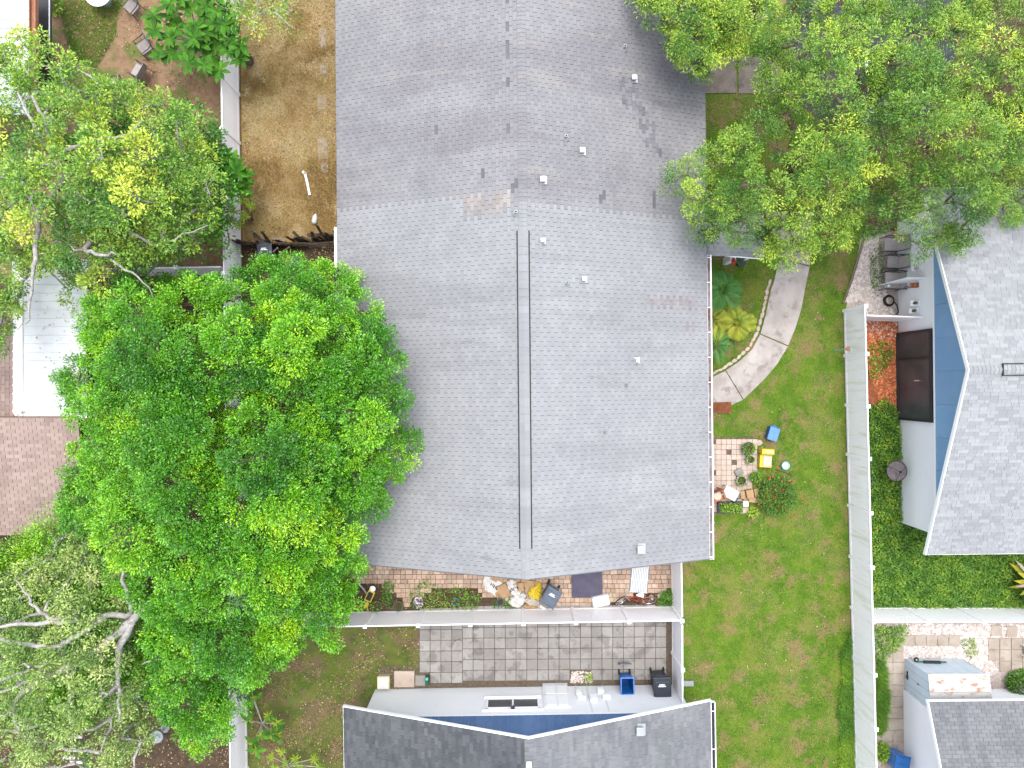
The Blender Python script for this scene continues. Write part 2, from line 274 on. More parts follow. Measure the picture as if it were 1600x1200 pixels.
def in_poly(x, y, poly):
    c = np.zeros(len(x), bool); n = len(poly)
    for i in range(n):
        x1, y1 = poly[i]; x2, y2 = poly[(i + 1) % n]
        if y1 == y2: continue
        k = ((y1 > y) != (y2 > y)) & (x < (x2 - x1) * (y - y1) / (y2 - y1) + x1); c ^= k
    return c
def sample_poly(poly, n):
    a = np.array(poly, float); lo, hi = a.min(0), a.max(0); out = np.zeros((0, 2))
    while len(out) < n:
        q = RNG.uniform(lo, hi, (n * 2, 2)); q = q[in_poly(q[:, 0], q[:, 1], poly)]; out = np.vstack([out, q])
    return out[:n]
_NG = np.random.default_rng(99).uniform(0, 1, (64, 64))
def fbm(x, y, sc, oct=4):
    out = 0; amp = .5; tot = 0
    for o in range(oct):
        a, b_ = x * sc + 7.3 * o, y * sc + 3.1 * o; i, j = np.floor(a).astype(int), np.floor(b_).astype(int); f, g = a - i, b_ - j; f, g = f * f * (3 - 2 * f), g * g * (3 - 2 * g)
        q = lambda p, r: _NG[p % 64, r % 64]
        out = out + amp * (q(i, j) * (1 - f) * (1 - g) + q(i + 1, j) * f * (1 - g) + q(i, j + 1) * (1 - f) * g + q(i + 1, j + 1) * f * g); tot += amp; amp *= .55; sc *= 2.1
    return out / tot
def edge_dist(q, poly):
    d = np.full(len(q), 1e9); n = len(poly)
    for i in range(n):
        a = np.array(poly[i], float); b = np.array(poly[(i + 1) % n], float); ab = b - a
        t = np.clip(((q - a) @ ab) / (ab @ ab), 0, 1); d = np.minimum(d, np.linalg.norm(q - a - t[:, None] * ab, axis=1))
    return d
def world(q, z):
    k = (H - z) / H / PPM
    return np.stack([(q[:, 0] - 800) * k, (600 - q[:, 1]) * k, z * np.ones(len(q))], 1)
def unit(a): return a / np.maximum(np.linalg.norm(a, axis=1, keepdims=True), 1e-9)

def np_mesh(name, V, F, m, parent=None, tint=None):
    me = bpy.data.meshes.new(name); nv, nf, k = len(V), len(F), F.shape[1]
    me.vertices.add(nv); me.vertices.foreach_set('co', V.astype(np.float32).ravel())
    me.loops.add(nf * k); me.loops.foreach_set('vertex_index', F.astype(np.int32).ravel())
    me.polygons.add(nf); me.polygons.foreach_set('loop_start', np.arange(0, nf * k, k, dtype=np.int32))
    me.polygons.foreach_set('loop_total', np.full(nf, k, np.int32))
    if tint is not None:
        at = me.attributes.new('tint', 'FLOAT', 'POINT'); at.data.foreach_set('value', tint.astype(np.float32))
    me.materials.append(m); me.update(calc_edges=True)
    return link(name, me, parent)

def leaves(name, C, D, N, L, Wd, tint, m, parent=None, cup=.10):
    D = unit(D); S = unit(np.cross(N, D)); N = np.cross(D, S); L = L[:, None]; Wd = Wd[:, None]
    V = np.stack([C, C + D * L * .5 + S * Wd * .5 + N * L * cup, C + D * L - N * L * .06, C + D * L * .5 - S * Wd * .5 + N * L * cup], 1).reshape(-1, 3)
    F = np.arange(len(C) * 4).reshape(-1, 4)
    return np_mesh(name, V, F, m, parent, np.repeat(tint, 4))

def blades(name, poly, n, ln, wd, m, parent=None, z=.0, tilt=.7, tint=(0, 1), patch=None, avoid=(), brown=2.0):
    q = sample_poly(poly, n)
    for a in avoid: q = q[~in_poly(q[:, 0], q[:, 1], a)]
    if patch is not None: q = q[patch(q)]
    n = len(q); C = world(q, 0); C[:, 2] = z
    a = RNG.uniform(0, 2 * np.pi, n); t = RNG.uniform(.3, 1, n) * tilt
    D = np.stack([np.cos(a) * np.sin(t * 1.5), np.sin(a) * np.sin(t * 1.5), np.cos(t * 1.5) + .05], 1)
    L = RNG.uniform(.6, 1.3, n)[:, None] * ln; S = np.stack([-np.sin(a), np.cos(a), np.zeros(n)], 1) * wd / 2
    V = np.stack([C - S, C + S, C + D * L], 1).reshape(-1, 3); F = np.arange(n * 3).reshape(-1, 3)
    base = np.clip((fbm(q[:, 0], q[:, 1], .022) - .5) * 2.6 + .45, 0, 1); dead = fbm(q[:, 0] + 500, q[:, 1], .03) + RNG.uniform(-.06, .06, n) > brown
    tn = np.clip(tint[0] + (tint[1] - tint[0]) * (base * .6 + RNG.uniform(0, .35, n)), 0, .86); tn[dead] = RNG.uniform(.9, 1, dead.sum())
    return np_mesh(name, V, F, m, parent, np.repeat(tn, 3))

# ------------------------------------------------------------------ ground
sheet('ground', [(-700, -700), (2300, -700), (2300, 1900), (-700, 1900)], G['soil'], 0)
sheet('left_yard_ground', [(-200, -200), (372, -200), (378, 434), (-200, 434)], G['yard'], .004)
sheet('straw_yard_ground', [(374, -200), (560, -200), (560, 372), (379, 383)], G['straw'], .008)
sheet('back_yard_lawn', [(384, 968), (656, 960), (656, 1074), (700, 1110), (700, 1300), (389, 1300)], G['lawn2'], .004)
sheet('side_lawn', [(1050, 700), (1060, -200), (1400, -200), (1360, 300), (1345, 380), (1318, 500), (1322, 700), (1336, 1200), (1340, 1400), (1050, 1400)], G['lawn'], .004)
sheet('asphalt_driveway', [(1225, -200), (1500, -200), (1490, 150), (1440, 190), (1300, 200), (1232, 150)], G['asphalt'], .014)
b = MB(); a0, a1 = P(1352, 80), P(1356, 118); b.box(((a0.x + a1.x) / 2, (a0.y + a1.y) / 2, .016), (.11, 1.1, .006))
tag(b.build('driveway_line', G['trim']), kind='structure')
sheet('pebble_bed_ground', [(1345, 372), (1405, 360), (1405, 497), (1318, 500)], G['gravel_base'], .008)
sheet('mulch_bed_ground', [(1320, 500), (1410, 500), (1410, 700), (1324, 640)], G['mulch'], .008)
sheet('green_bed_ground', [(1324, 610), (1412, 660), (1420, 800), (1700, 800), (1700, 950), (1332, 952)], G['green_bed'], .012)
sheet('corner_gravel_ground', [(1334, 952), (1700, 950), (1700, 1085), (1415, 1085), (1415, 1300), (1340, 1300)], G['gravel_base'], .008)
sheet('patio_base', [(546, 880), (1052, 872), (1052, 900), (546, 905)], G['joint'], .004)
sheet('paver_base', [(654, 958), (1050, 950), (1050, 1068), (592, 1077), (592, 1040), (654, 1040)], G['joint'], .008)

def P_in(par): return Matrix.Translation(-par.location)
t = thing('stepping_pad', 'two dark aggregate slabs forming a short path beside the big roof', 'path', P(1150, 118))
for poly in ([(1085, 89), (1150, 88), (1150, 146), (1085, 147)], [(1153, 88), (1215, 87), (1215, 146), (1153, 147)]):
    b = MB(); b.prism([(P(u, v).x, P(u, v).y) for u, v in poly], 0, .05, P_in(t)); b.build('slab', G['concrete_dark'], t, bevel=.012)
t = thing('stepping_pad', 'small grey slab at the top frame edge among the branches', 'path', P(1182, 14))
b = MB(); b.prism([(P(u, v).x, P(u, v).y) for u, v in [(1172, -20), (1200, -20), (1200, 30), (1190, 34), (1172, 30)]], 0, .05, P_in(t)); b.build('slab', G['concrete_dark'], t, bevel=.012)

# curved walkway: four poured sections
inner = [(1196, 330), (1214, 392), (1217, 404), (1208, 440), (1203, 455), (1196, 490), (1187, 522), (1175, 545), (1155, 564), (1133, 579), (1110, 590), (1090, 596)]
outer = [(1270, 330), (1266, 400), (1265, 416), (1258, 450), (1252, 482), (1243, 512), (1231, 541), (1215, 568), (1195, 592), (1161, 625), (1141, 634), (1090, 640)]
cuts = [0, 2, 6, 9, 11]
walk = thing('curved_walkway', 'curved pale concrete walkway crossing the lawn to the house', 'walkway', P(1200, 500))
for a, c in zip(cuts[:-1], cuts[1:]):
    pl = inner[a:c + 1] + outer[a:c + 1][::-1]
    cx = sum(p[0] for p in pl) / len(pl); cy = sum(p[1] for p in pl) / len(pl)
    pl = [(cx + (x - cx) * .985, cy + (y - cy) * .985) for x, y in pl]
    b = MB(); b.prism([(P(u, v).x, P(u, v).y) for u, v in pl], 0, .055, P_in(walk)); b.build('walkway_section', G['concrete'], walk, bevel=.012)
# edging stones along the inner curve
edg = thing('stone_edging', 'row of pale edging stones along the inner curve of the walkway', 'edging', P(1180, 520))
rk = bmesh.new(); bmesh.ops.create_icosphere(rk, subdivisions=1, radius=.5)
for vv in rk.verts: vv.co *= random.uniform(.8, 1.1); vv.co.z *= .6
rock_me = bpy.data.meshes.new('rock'); rk.to_mesh(rock_me); rk.free(); rock_me.materials.append(G['beige_paver'])
path = inner[3:]
acc = 0
for (x0, y0), (x1, y1) in zip(path[:-1], path[1:]):
    d = math.hypot(x1 - x0, y1 - y0); k = max(1, round(d / 10))
    for i in range(k):
        f = (i + .5) / k; u, v = x0 + (x1 - x0) * f - 4, y0 + (y1 - y0) * f - 3
        o = link('edging_stone', rock_me, edg, P(u, v, .04) - edg.location)
        s = random.uniform(.25, .36); o.scale = (s, random.uniform(.13, .19), .12)
        o.rotation_euler = (0, 0, math.atan2(-(y1 - y0), x1 - x0) + random.uniform(-.3, .3))


# ------------------------------------------------------------------ roofs and houses
EXPO, TABW = .143, .333
def tab_verts(s0, s1, t0, t1, hb=.016, ht=.003):
    return [(s0, t0, 0), (s1, t0, 0), (s1, t1, 0), (s0, t1, 0), (s0, t0, hb), (s1, t0, hb), (s1, t1, ht), (s0, t1, ht)]
TAB_F = [(4, 5, 6, 7), (0, 1, 5, 4), (1, 2, 6, 5), (3, 0, 4, 7)]
_tabs = {}
def tab_mesh(wd, m):
    k = (round(wd, 3), m.name)
    if k not in _tabs:
        b = MB(); b.add(tab_verts(0, wd, 0, EXPO), TAB_F)
        me = bpy.data.meshes.new('shingle'); me.from_pydata(b.v, [], b.f); me.materials.append(m); _tabs[k] = me
    return _tabs[k]

def shingle_plane(bulk, parent, o, sd, td, smin, smax, tlen, pick, solo, gap=.018, mode='tab', skip=None, clip=None):
    if mode == 'arch': gap = .007
    """courses of tabs; o = eave origin, sd along the eave, td up the slope. solo(s,t) says which become parts of their own."""
    sd, td = Vector(sd), Vector(td); n = sd.cross(td)
    if n.z < 0: n = -n
    fr = Matrix((( sd.x, td.x, n.x, o[0]), (sd.y, td.y, n.y, o[1]), (sd.z, td.z, n.z, o[2]), (0, 0, 0, 1)))
    flip = sd.cross(td).z < 0
    nk = int(tlen / EXPO)
    for k in range(nk + 1):
        t0 = k * EXPO; t1 = min(t0 + EXPO, tlen)
        if t1 - t0 < .03: continue
        s = smin - (TABW / 2 if k % 2 else 0) + (0 if mode == 'tab' else -random.random() * .3)
        j = 0
        while s < smax:
            wd = TABW if mode == 'tab' else random.choice((.16, .22, .3, .3, .42))
            a, c = max(s, smin), min(s + wd - gap, smax); full = (a == s and c == s + wd - gap and t1 - t0 > EXPO * .99)
            s += wd; j += 1
            if c - a < .03: continue
            if clip and not clip((a + c) / 2, t0): continue
            if skip and skip((a + c) / 2, t0): continue
            mi = pick((a + c) / 2, t0, k)
            if full and solo((a + c) / 2, t0) and SOLO['n'] < 300:
                SOLO['n'] += 1
                q = link('shingle', tab_mesh(wd - gap, bulk.mats[mi]), parent)
                M = fr @ Matrix.Translation((a, t0, 0))
                if flip: M = fr @ Matrix.Translation((a, t0, 0))
                q.matrix_basis = M
            else:
                bulk.mi = mi
                f = TAB_F if not flip else [tuple(reversed(x)) for x in TAB_F]
                jt = random.uniform(-.003, .003) if k else 0
                hb = .016 if mode == 'tab' else random.choice((.013, .020))
                bulk.add(tab_verts(a, c, t0 + jt, t1, hb), f, fr)
SOLO = {'n': 0}

def gable_house(name, label, loc, rot, W, L, mats, he=2.7, hr=5.35, pick=None, solo=None, mode='tab', skip=None, over=.5, side=.72,
                siding=None, board=.3, wall='paint_white', rake='trim', gable_back=False, boards=True, solid=True, cap=True, capdir=1):
    h = thing(name, label, 'house', loc, rot)
    slope = math.hypot(W, hr - he); cs, sn = W / slope, (hr - he) / slope
    th = .14
    # deck with real thickness
    b = MB()
    for sg in (-1, 1):
        p = [(sg * W, 0, he), (0, 0, hr), (0, L, hr), (sg * W, L, he)]
        vs = p + [(x, y, z - th) for x, y, z in p]
        fs = [(0, 1, 2, 3), (7, 6, 5, 4), (0, 4, 5, 1), (1, 5, 6, 2), (2, 6, 7, 3), (3, 7, 4, 0)]
        if sg > 0: pass
        else: fs = [tuple(reversed(f)) for f in fs]
        b.add(vs, [tuple(reversed(f)) for f in fs])
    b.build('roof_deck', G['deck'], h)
    # rake trim along the gable front and fascia along the eaves, 3 mm proud of the deck
    for sg in (-1, 1):
        b = MB(); a0 = Vector((sg * (W + .03), -.035, he + .004)); a1 = Vector((0, -.035, hr + .014))
        vs = []
        for p in (a0, a1):
            vs += [p, p + Vector((0, .032, 0)), p + Vector((0, .032, -.17)), p + Vector((0, 0, -.17))]
        b.add(vs, [(0, 1, 5, 4), (1, 2, 6, 5), (2, 3, 7, 6), (3, 0, 4, 7), (3, 2, 1, 0), (4, 5, 6, 7)]); b.build('rake_board', G[rake], h)
        b = MB(); b.box((sg * (W + .014), L / 2, he - .085), (.022, L, .15)); b.build('fascia', G[rake], h)
    # shingles
    bulk = MB(); bulk.mats = [G[m] for m in mats]; SOLO['n'] = 0
    pk = pick or (lambda x, y, k: 0)
    for sg in (-1, 1):
        o = (sg * W, 0, he + .002)
        shingle_plane(bulk, h, o, (0, 1, 0), (-sg * cs, 0, sn), 0, L, slope - .06,
                      (lambda s, t, k, sg=sg: pk(sg * (W - t * cs), s, k)), (lambda s, t, sg=sg: solo(sg * (W - t * cs), s) if solo else False), mode=mode,
                      skip=(lambda s, t, sg=sg: skip(sg * (W - t * cs), s)) if skip else None)
    o = bulk.build('shingle_courses', bulk.mats, h); o['kind'] = 'stuff'
    # ridge caps, overlapping
    capm = {}
    n = int(L / .15)
    for i in range(n):
        y = i * .15; mi = pk(0, y, 0); m = bulk.mats[mi]
        if m.name not in capm:
            c = MB(); wv, dz = .15, .15 * sn / cs
            for sg in (-1, 1):
                f = [(0, 1, 2, 3), (0, 4, 5, 1), (4, 0, 3, 7)] if sg > 0 else [(3, 2, 1, 0), (1, 5, 4, 0), (7, 3, 0, 4)]
                c.add([(0, 0, .022), (sg * wv, 0, .022 - dz), (sg * wv, .15, .008 - dz), (0, .15, .008), (0, 0, -.02), (sg * wv, 0, -.005 - dz), (sg * wv, .15, -.02 - dz), (0, .15, -.02)], [tuple(reversed(q)) for q in f])
                c.add([(sg * wv, 0, .022 - dz), (sg * wv, 0, -.005 - dz), (sg * wv, .15, -.02 - dz), (sg * wv, .15, .008 - dz)], [(0, 1, 2, 3)])
            me = bpy.data.meshes.new('ridge_cap'); me.from_pydata(c.v, [], c.f); me.materials.append(m); capm[m.name] = me
        q = link('ridge_cap', capm[m.name], h, (0, y, hr + .012))
    # walls: a pentagonal solid set back from the roof edges
    Ww = W - side; zt = lambda x: hr - th - .01 - abs(x) / W * (hr - he)
    b = MB(); y0, y1 = over, L - over
    zz = zt(Ww)
    vs = [(-Ww, y0, 0), (Ww, y0, 0), (Ww, y0, zz), (0, y0, zt(0)), (-Ww, y0, zz), (-Ww, y1, 0), (Ww, y1, 0), (Ww, y1, zz), (0, y1, zt(0)), (-Ww, y1, zz)]
    b.add(vs, [(0, 1, 2, 3, 4), (9, 8, 7, 6, 5), (1, 6, 7, 2), (0, 4, 9, 5), (0, 5, 6, 1)]); b.build('wall', G[wall], h)
    if siding:
        zb = 2.62; k = int(2 * Ww / board); xs = [-Ww + i * (2 * Ww) / k for i in range(k + 1)]
        for x0, x1 in zip(xs[:-1], xs[1:]):
            g = .012; a, c = x0 + g / 2, x1 - g / 2
            za, zc = zt(a), zt(c); top = [(c, zc)] + ([(0, zt(0))] if a < 0 < c else []) + [(a, za)]
            if max(za, zc) < zb + .04: continue
            poly = [(a, zb), (c, zb)] + [(x, max(z, zb + .01)) for x, z in top]
            d = MB(); nn = len(poly)
            vs = [(x, y0 - .03, z) for x, z in poly] + [(x, y0 - .002, z) for x, z in poly]
            d.add(vs, [tuple(range(nn)), ] + [(i, nn + i, nn + (i + 1) % nn, (i + 1) % nn) for i in range(nn)])
            d.build('siding_board', G[siding], h)
        b = MB(); b.box((0, y0 - .022, zb - .05), (2 * Ww + .04, .042, .09)); b.build('trim_board', G['trim'], h)
    h['W'] = W; h['L'] = L
    return h

# the main duplex
RID = P(822, 905, 5.35)
mh_rot = R(.5)
def mpick(x, y, k):
    # northern half still wears its old shingles; y runs north from the south gable edge
    if x < 0:
        lim = 13.95 if x < -2.3 else 13.1
        if -1.0 < x: lim = 13.3
    else: lim = 13.4
    if x < 0 and -2.3 < x < -.3 and 13.15 < y < 13.95: return 3 if random.random() < .7 else 1
    if y > lim:
        d = abs((x - 4.35) * .75 + (y - 17.15) * .55) if False else math.hypot((x - 4.6) + (y - 17.1) * .55, (y - 17.1) * .28)
        if d < .42 and random.random() < .75: return 2
        return 1
    if (4.75 < x < 6.9 and 9.93 < y < 10.2) or (2.2 < x < 4.2 and 9.25 < y < 9.45 and random.random() < .6) or (6.4 < x < 7.0 and 9.0 < y < 9.3): return 4
    return 0
G['sh_streak'] = mat('brown_streaked_shingle', (.17, .155, .165), (.21, .195, .20), 4, rough=.9, isl=.08)
def mskip(x, y):
    return any(abs(x - a) < .08 and abs(y - c) < .2 for a, c in GASH)
GASH = [(-.55, 20.9), (-.52, 19.9), (-.55, 19.0), (-.6, 17.7), (-.56, 16.1), (-1.45, 14.6), (-.35, 14.1), (-3.3, 16.4), (3.05, 13.9), (5.1, 14.0)]
W_, HE_, HR_ = 7.28, 2.7, 5.35
def roof_z(x): return HR_ - abs(x) / W_ * (HR_ - HE_)
def to_main(u, v):
    inv = Matrix.Rotation(-mh_rot, 4, 'Z'); z = 4
    for _ in range(12): p = inv @ (P(u, v, z) - Vector((RID.x, RID.y, 0))); z = roof_z(p.x)
    return Vector((p.x, p.y, z + .018))
main = gable_house('main_duplex_house', 'large grey shingled gable roof house filling the middle of the photo', Vector((RID.x, RID.y, 0)), mh_rot, 7.28, 26.5,
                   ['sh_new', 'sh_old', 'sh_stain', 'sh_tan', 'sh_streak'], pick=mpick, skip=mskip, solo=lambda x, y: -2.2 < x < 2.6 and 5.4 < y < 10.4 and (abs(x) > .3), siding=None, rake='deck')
# ridge vent with its two dark slots
b = MB(); a0 = to_main(822, 360).y; a1 = to_main(822, 858).y
vent = None
d = MB()
for sg in (-1, 1):
    q = [(0, .05), (sg * .19, .05 - .19 * .364), (sg * .19, .02 - .19 * .364), (0, .0)]
    vs = [(x, a1, HR_ + z) for x, z in q] + [(x, a0, HR_ + z) for x, z in q]
    f = [(0, 1, 5, 4), (1, 2, 6, 5), (3, 2, 1, 0), (4, 5, 6, 7)]
    d.add(vs, f if sg < 0 else [tuple(reversed(x)) for x in f])
vb = d.build('ridge_vent', G['sh_new'], main)
for sg in (-1, 1):
    d = MB(); d.box((sg * .215, (a0 + a1) / 2, HR_ - .215 * .364 + .022), (.042, a0 - a1, .03)); d.build('vent_slot', G['vent_black'], vb)
n = int((a0 - a1) / .3)
capv = MB()
for sg in (-1, 1):
    capv.add([(0, 0, .064), (sg * .18, 0, .064 - .18 * .364), (sg * .18, .29, .053 - .18 * .364), (0, .29, .053)], [(3, 2, 1, 0)] if sg > 0 else [(0, 1, 2, 3)])
    capv.add([(0, 0, .064), (sg * .18, 0, .064 - .18 * .364), (sg * .18, 0, .04 - .18 * .364), (0, 0, .04)], [(0, 1, 2, 3)] if sg < 0 else [(3, 2, 1, 0)])
vm_ = bpy.data.meshes.new('vent_cap'); vm_.from_pydata(capv.v, [], capv.f); vm_.materials.append(G['sh_new'])
for i in range(n): link('vent_cap', vm_, vb, (0, a1 + i * .3, HR_))

# roof vents and pipes
def box_vent(parent, p, s=.26, m='galv', drip=True):
    b = MB(); b.box((0, 0, .015), (s * 1.5, s * 1.5, .02)); b.box((0, 0, .09), (s * .7, s * .8, .16)); 
    o = b.build('roof_vent', G[m], parent, loc=p)
    c = MB(); c.box((0, 0, .19), (s, s * 1.05, .05)); c.build('vent_hood', G[m], o, bevel=.01)
    return o
def pipe_vent(parent, p, r=.045, h=.28):
    b = MB(); b.lathe([(r * 2.6, 0), (r * 2.2, .03), (r * 1.2, .08), (r, .1), (r, h)], 12); o = b.build('plumbing_pipe', G['galv'], parent, loc=p, smooth=False)
    c = MB(); c.lathe([(r * .72, 0), (r * .72, .004)], 10, (0, 0, h)); c.build('pipe_mouth', G['vent_black'], o)
    return o
for u, v, s in ((990, 124, .19), (909, 237, .19), (848, 282, .20), (848, 377, .16), (912, 437, .16), (995, 563, .16), (1000, 857, .27)):
    box_vent(main, to_main(u, v), s)
for u, v, r in ((975, 77, .05), (884, 216, .05), (886, 443, .045), (979, 601, .035), (945, 674, .035), (806, 334, .05)):
    pipe_vent(main, to_main(u, v), r)
b = MB(); p = to_main(729, 575); b.tube([p, p + Vector((.12, .25, -.02))], .012, 5); b.build('fallen_twig', G['bark_brown'], main)
# gutter on the east eave: trough, debris and white straps
ga, gb = to_main(1100, 876).y + .02, to_main(1100, 398).y
g = MB()
gx = W_ + .03
g.box((gx + .005, (ga + gb) / 2, HE_ - .09), (.01, gb - ga, .12)); g.box((gx + .075, (ga + gb) / 2, HE_ - .15), (.15, gb - ga, .01))
g.box((gx + .15, (ga + gb) / 2, HE_ - .075), (.04, gb - ga, .15)); g.box((gx + .08, ga, HE_ - .09), (.15, .01, .12)); g.box((gx + .08, gb, HE_ - .09), (.15, .01, .12))
gt = g.build('gutter', G['trim'], main)
b = MB(); b.box((gx + .07, (ga + gb) / 2, HE_ - .115), (.115, gb - ga - .05, .05)); b.build('gutter_debris', G['gutter_in'], gt)
for i in range(13):
    y = ga + .1 + (gb - ga - .2) * i / 12; b = MB(); b.box((gx + .075, y, HE_ - .01), (.13, .03, .012)); b.build('gutter_strap', G['trim'], gt)
# west: white gutter stub along the eave above the wooden fence
b = MB(); y0, y1 = to_main(534, 470).y, to_main(534, 354).y; b.box((-W_ - .085, (y0 + y1) / 2, HE_ - .07), (.11, y1 - y0, .11)); b.build('gutter', G['trim'], main, bevel=.01)
# porch roof off the east eave
pa, pb = to_main(1100, 399), to_main(1100, 340)
por = thing('porch_roof', 'small low grey porch roof joined to the eave under the tree', 'roof', P(1140, 370), 0)
q0, q1 = P(1100, 397, 2.5), P(1192, 404, 2.15)
top = P(1100, 330, 2.5).y
b = MB(); zl, zr = 2.56, 2.30
xl, xr = q0.x, q1.x; yb = q0.y + .02; PI_ = P_in(por)
b.add([(xl, yb, zl), (xr, yb - .15, zr), (xr, top, zr), (xl, top, zl), (xl, yb, zl - .12), (xr, yb - .15, zr - .12), (xr, top, zr - .12), (xl, top, zl - .12)],
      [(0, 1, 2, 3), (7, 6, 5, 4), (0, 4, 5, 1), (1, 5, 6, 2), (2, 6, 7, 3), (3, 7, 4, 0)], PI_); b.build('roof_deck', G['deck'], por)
bulk = MB(); bulk.mats = [G['sh_new']]; SOLO['n'] = 0
sl = Vector((xl - xr, 0, zl - zr)); Ls = sl.length
shingle_plane(bulk, por, tuple(Vector((xr, yb - .1, zr + .003)) - por.location), (0, 1, 0), tuple(sl / Ls), 0, top - yb, Ls, lambda s, t, k: 0, lambda s, t: True)
if bulk.v: bulk.build('shingle_courses', bulk.mats, por)['kind'] = 'stuff'
b = MB(); b.tube([(xl + .1, yb - .02, zl - .03), (xr, yb - .17, zr - .03)], .03, 4, M=PI_); b.build('drip_edge', G['trim'], por)
b = MB(); b.box((0, 0, 1.15), (.1, .1, 2.3)); b.build('post', G['trim'], por, loc=Vector((xr - .15, yb + .15, 0)) - por.location)

# the house at the bottom of the frame
p2 = P(826, 1155, 5.4)
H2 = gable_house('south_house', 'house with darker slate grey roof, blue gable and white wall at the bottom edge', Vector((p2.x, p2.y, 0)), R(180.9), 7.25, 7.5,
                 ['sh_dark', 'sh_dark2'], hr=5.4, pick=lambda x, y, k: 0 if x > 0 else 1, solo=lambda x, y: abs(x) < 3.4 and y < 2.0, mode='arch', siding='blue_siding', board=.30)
# wall fittings: local x runs west, y south; the wall face is y=.5
def H2x(u, v, z): q = P(u, v, z); return -(q.x - p2.x)
def pane_window(h, x0, x1, z0, z1, n, y=.5, frame='trim', glass='glass', fw=.07):
    fr = MB()
    for a in [x0 + i * (x1 - x0) / n for i in range(n + 1)]: fr.box((a, y - .03, (z0 + z1) / 2), (fw, .06, z1 - z0 + fw))
    for z in (z0, z1): fr.box(((x0 + x1) / 2, y - .0305, z), (x1 - x0 + fw + .002, .063, fw))
    f = fr.build('window', G[frame], h)
    for i in range(n):
        a, c = x0 + i * (x1 - x0) / n + fw / 2, x0 + (i + 1) * (x1 - x0) / n - fw / 2
        b = MB(); b.box(((a + c) / 2, y - .012, (z0 + z1) / 2), (c - a, .02, z1 - z0 - fw)); b.build('pane', G[glass], f)
    return f
xa, xb = H2x(841, 1100, 1.6), H2x(761, 1100, 1.6)
wn = pane_window(H2, xa, xb, 1.17, 2.0, 2)
b = MB(); b.box(((xa + xb) / 2, .46, 1.06), (xb - xa + .25, .10, .06)); b.build('sill', G['trim'], wn)
b = MB(); b.box(((xa + xb) / 2, .47, 2.14), (xb - xa + .4, .05, .12)); b.build('window_head', G['trim'], wn)
da, dc = H2x(889, 1085, 1), H2x(849, 1085, 1)
b = MB(); b.box(((da + dc) / 2, .47, 1.0), (dc - da, .06, 2.0)); dr = b.build('door', G['paint_white'], H2)
for zc, hh in ((.5, .7), (1.45, .9)):
    for xc in (.27, .73):
        b = MB(); b.box((da + (dc - da) * xc, .432, zc), ((dc - da) * .36, .018, hh)); b.build('door_panel', G['trim'], dr, bevel=.006)
b = MB(); b.box(((da + dc) / 2, .42, .03), (dc - da, .16, .05)); b.build('threshold', G['galv'], dr)
b = MB(); b.lathe([(.03, 0), (.035, .05), (.02, .07)], 8, M=Matrix.Translation((dc - .08, .44, 1.0)) @ Matrix.Rotation(R(90), 4, 'X')); b.build('handle', G['chrome'], dr)
for xx, zz, ww, hh in ((H2x(904, 1087, .8), .85, .22, .35), (H2x(906, 1096, 1.1), 1.25, .2, .12), (H2x(913, 1094, 1.3), 1.3, .12, .18), (H2x(927, 1098, 1.3), 1.35, .30, .45), (H2x(938, 1083, .6), .65, .26, .32), (H2x(948, 1096, 1.3), 1.2, .32, .22)):
    b = MB(); b.box((xx, .42, zz), (ww, .16, hh)); b.build('meter_box', G['trim'], H2, bevel=.012)
for xx, z0, z1 in ((H2x(901, 1085, .5), 0, 1.1), (H2x(918, 1085, .5), 0, 2.5), (H2x(945, 1095, 1), 0, 2.55)):
    b = MB(); b.tube([(xx, .475, z0), (xx, .475, z1)], .018, 6); b.build('conduit', G['paint_white'], H2)
b = MB(); xx = H2x(801, 1108, 2.1); b.box((xx, .42, 2.12), (.14, .12, .10)); b.tube([(xx, .44, 2.12), (xx - .1, .30, 2.07)], .05, 8); b.tube([(xx, .44, 2.12), (xx + .1, .30, 2.07)], .05, 8); b.build('flood_light', G['bin_black'], H2)
def on_roof(x, W=7.25, hr=5.4, he=2.7): return hr - abs(x) / W * (hr - he) + .018
vx = -(P(1004, 1156, 4.5).x - p2.x); vy = -(P(1004, 1156, 4.5).y - p2.y)
box_vent(H2, (vx, vy, on_roof(vx)), .30)
b = MB(); b.box((0, .95, 5.47), (.18, .35, .09)); b.build('ridge_box', G['trim'], H2)
g = MB(); gx = 7.25 + .03
g.box((-gx - .005, 3.7, 2.61), (.01, 7.3, .12)); g.box((-gx - .08, 3.7, 2.55), (.15, 7.3, .01)); g.box((-gx - .15, 3.7, 2.62), (.03, 7.3, .15)); g.box((-gx - .08, .06, 2.61), (.16, .012, .12)); gt = g.build('gutter', G['trim'], H2)
for i in range(5): b = MB(); b.box((-gx - .075, .4 + i * 1.5, 2.69), (.14, .03, .012)); b.build('gutter_strap', G['trim'], gt)
b = MB(); b.box((-gx - .07, 3.7, 2.59), (.11, 7.2, .04)); b.build('gutter_debris', G['vent_black'], gt)

# the house on the right edge
p3 = P(1515, 578, 5.4)
H3 = gable_house('east_house', 'pale grey roofed house with steel blue gable at the right edge', Vector((p3.x, p3.y, 0)), R(-89.4), 7.23, 9.5,
                 ['sh_arch'], hr=5.4, solo=lambda x, y: abs(x) < 3.2 and y < 2.6, mode='arch', siding='blue_siding2', board=1.22)
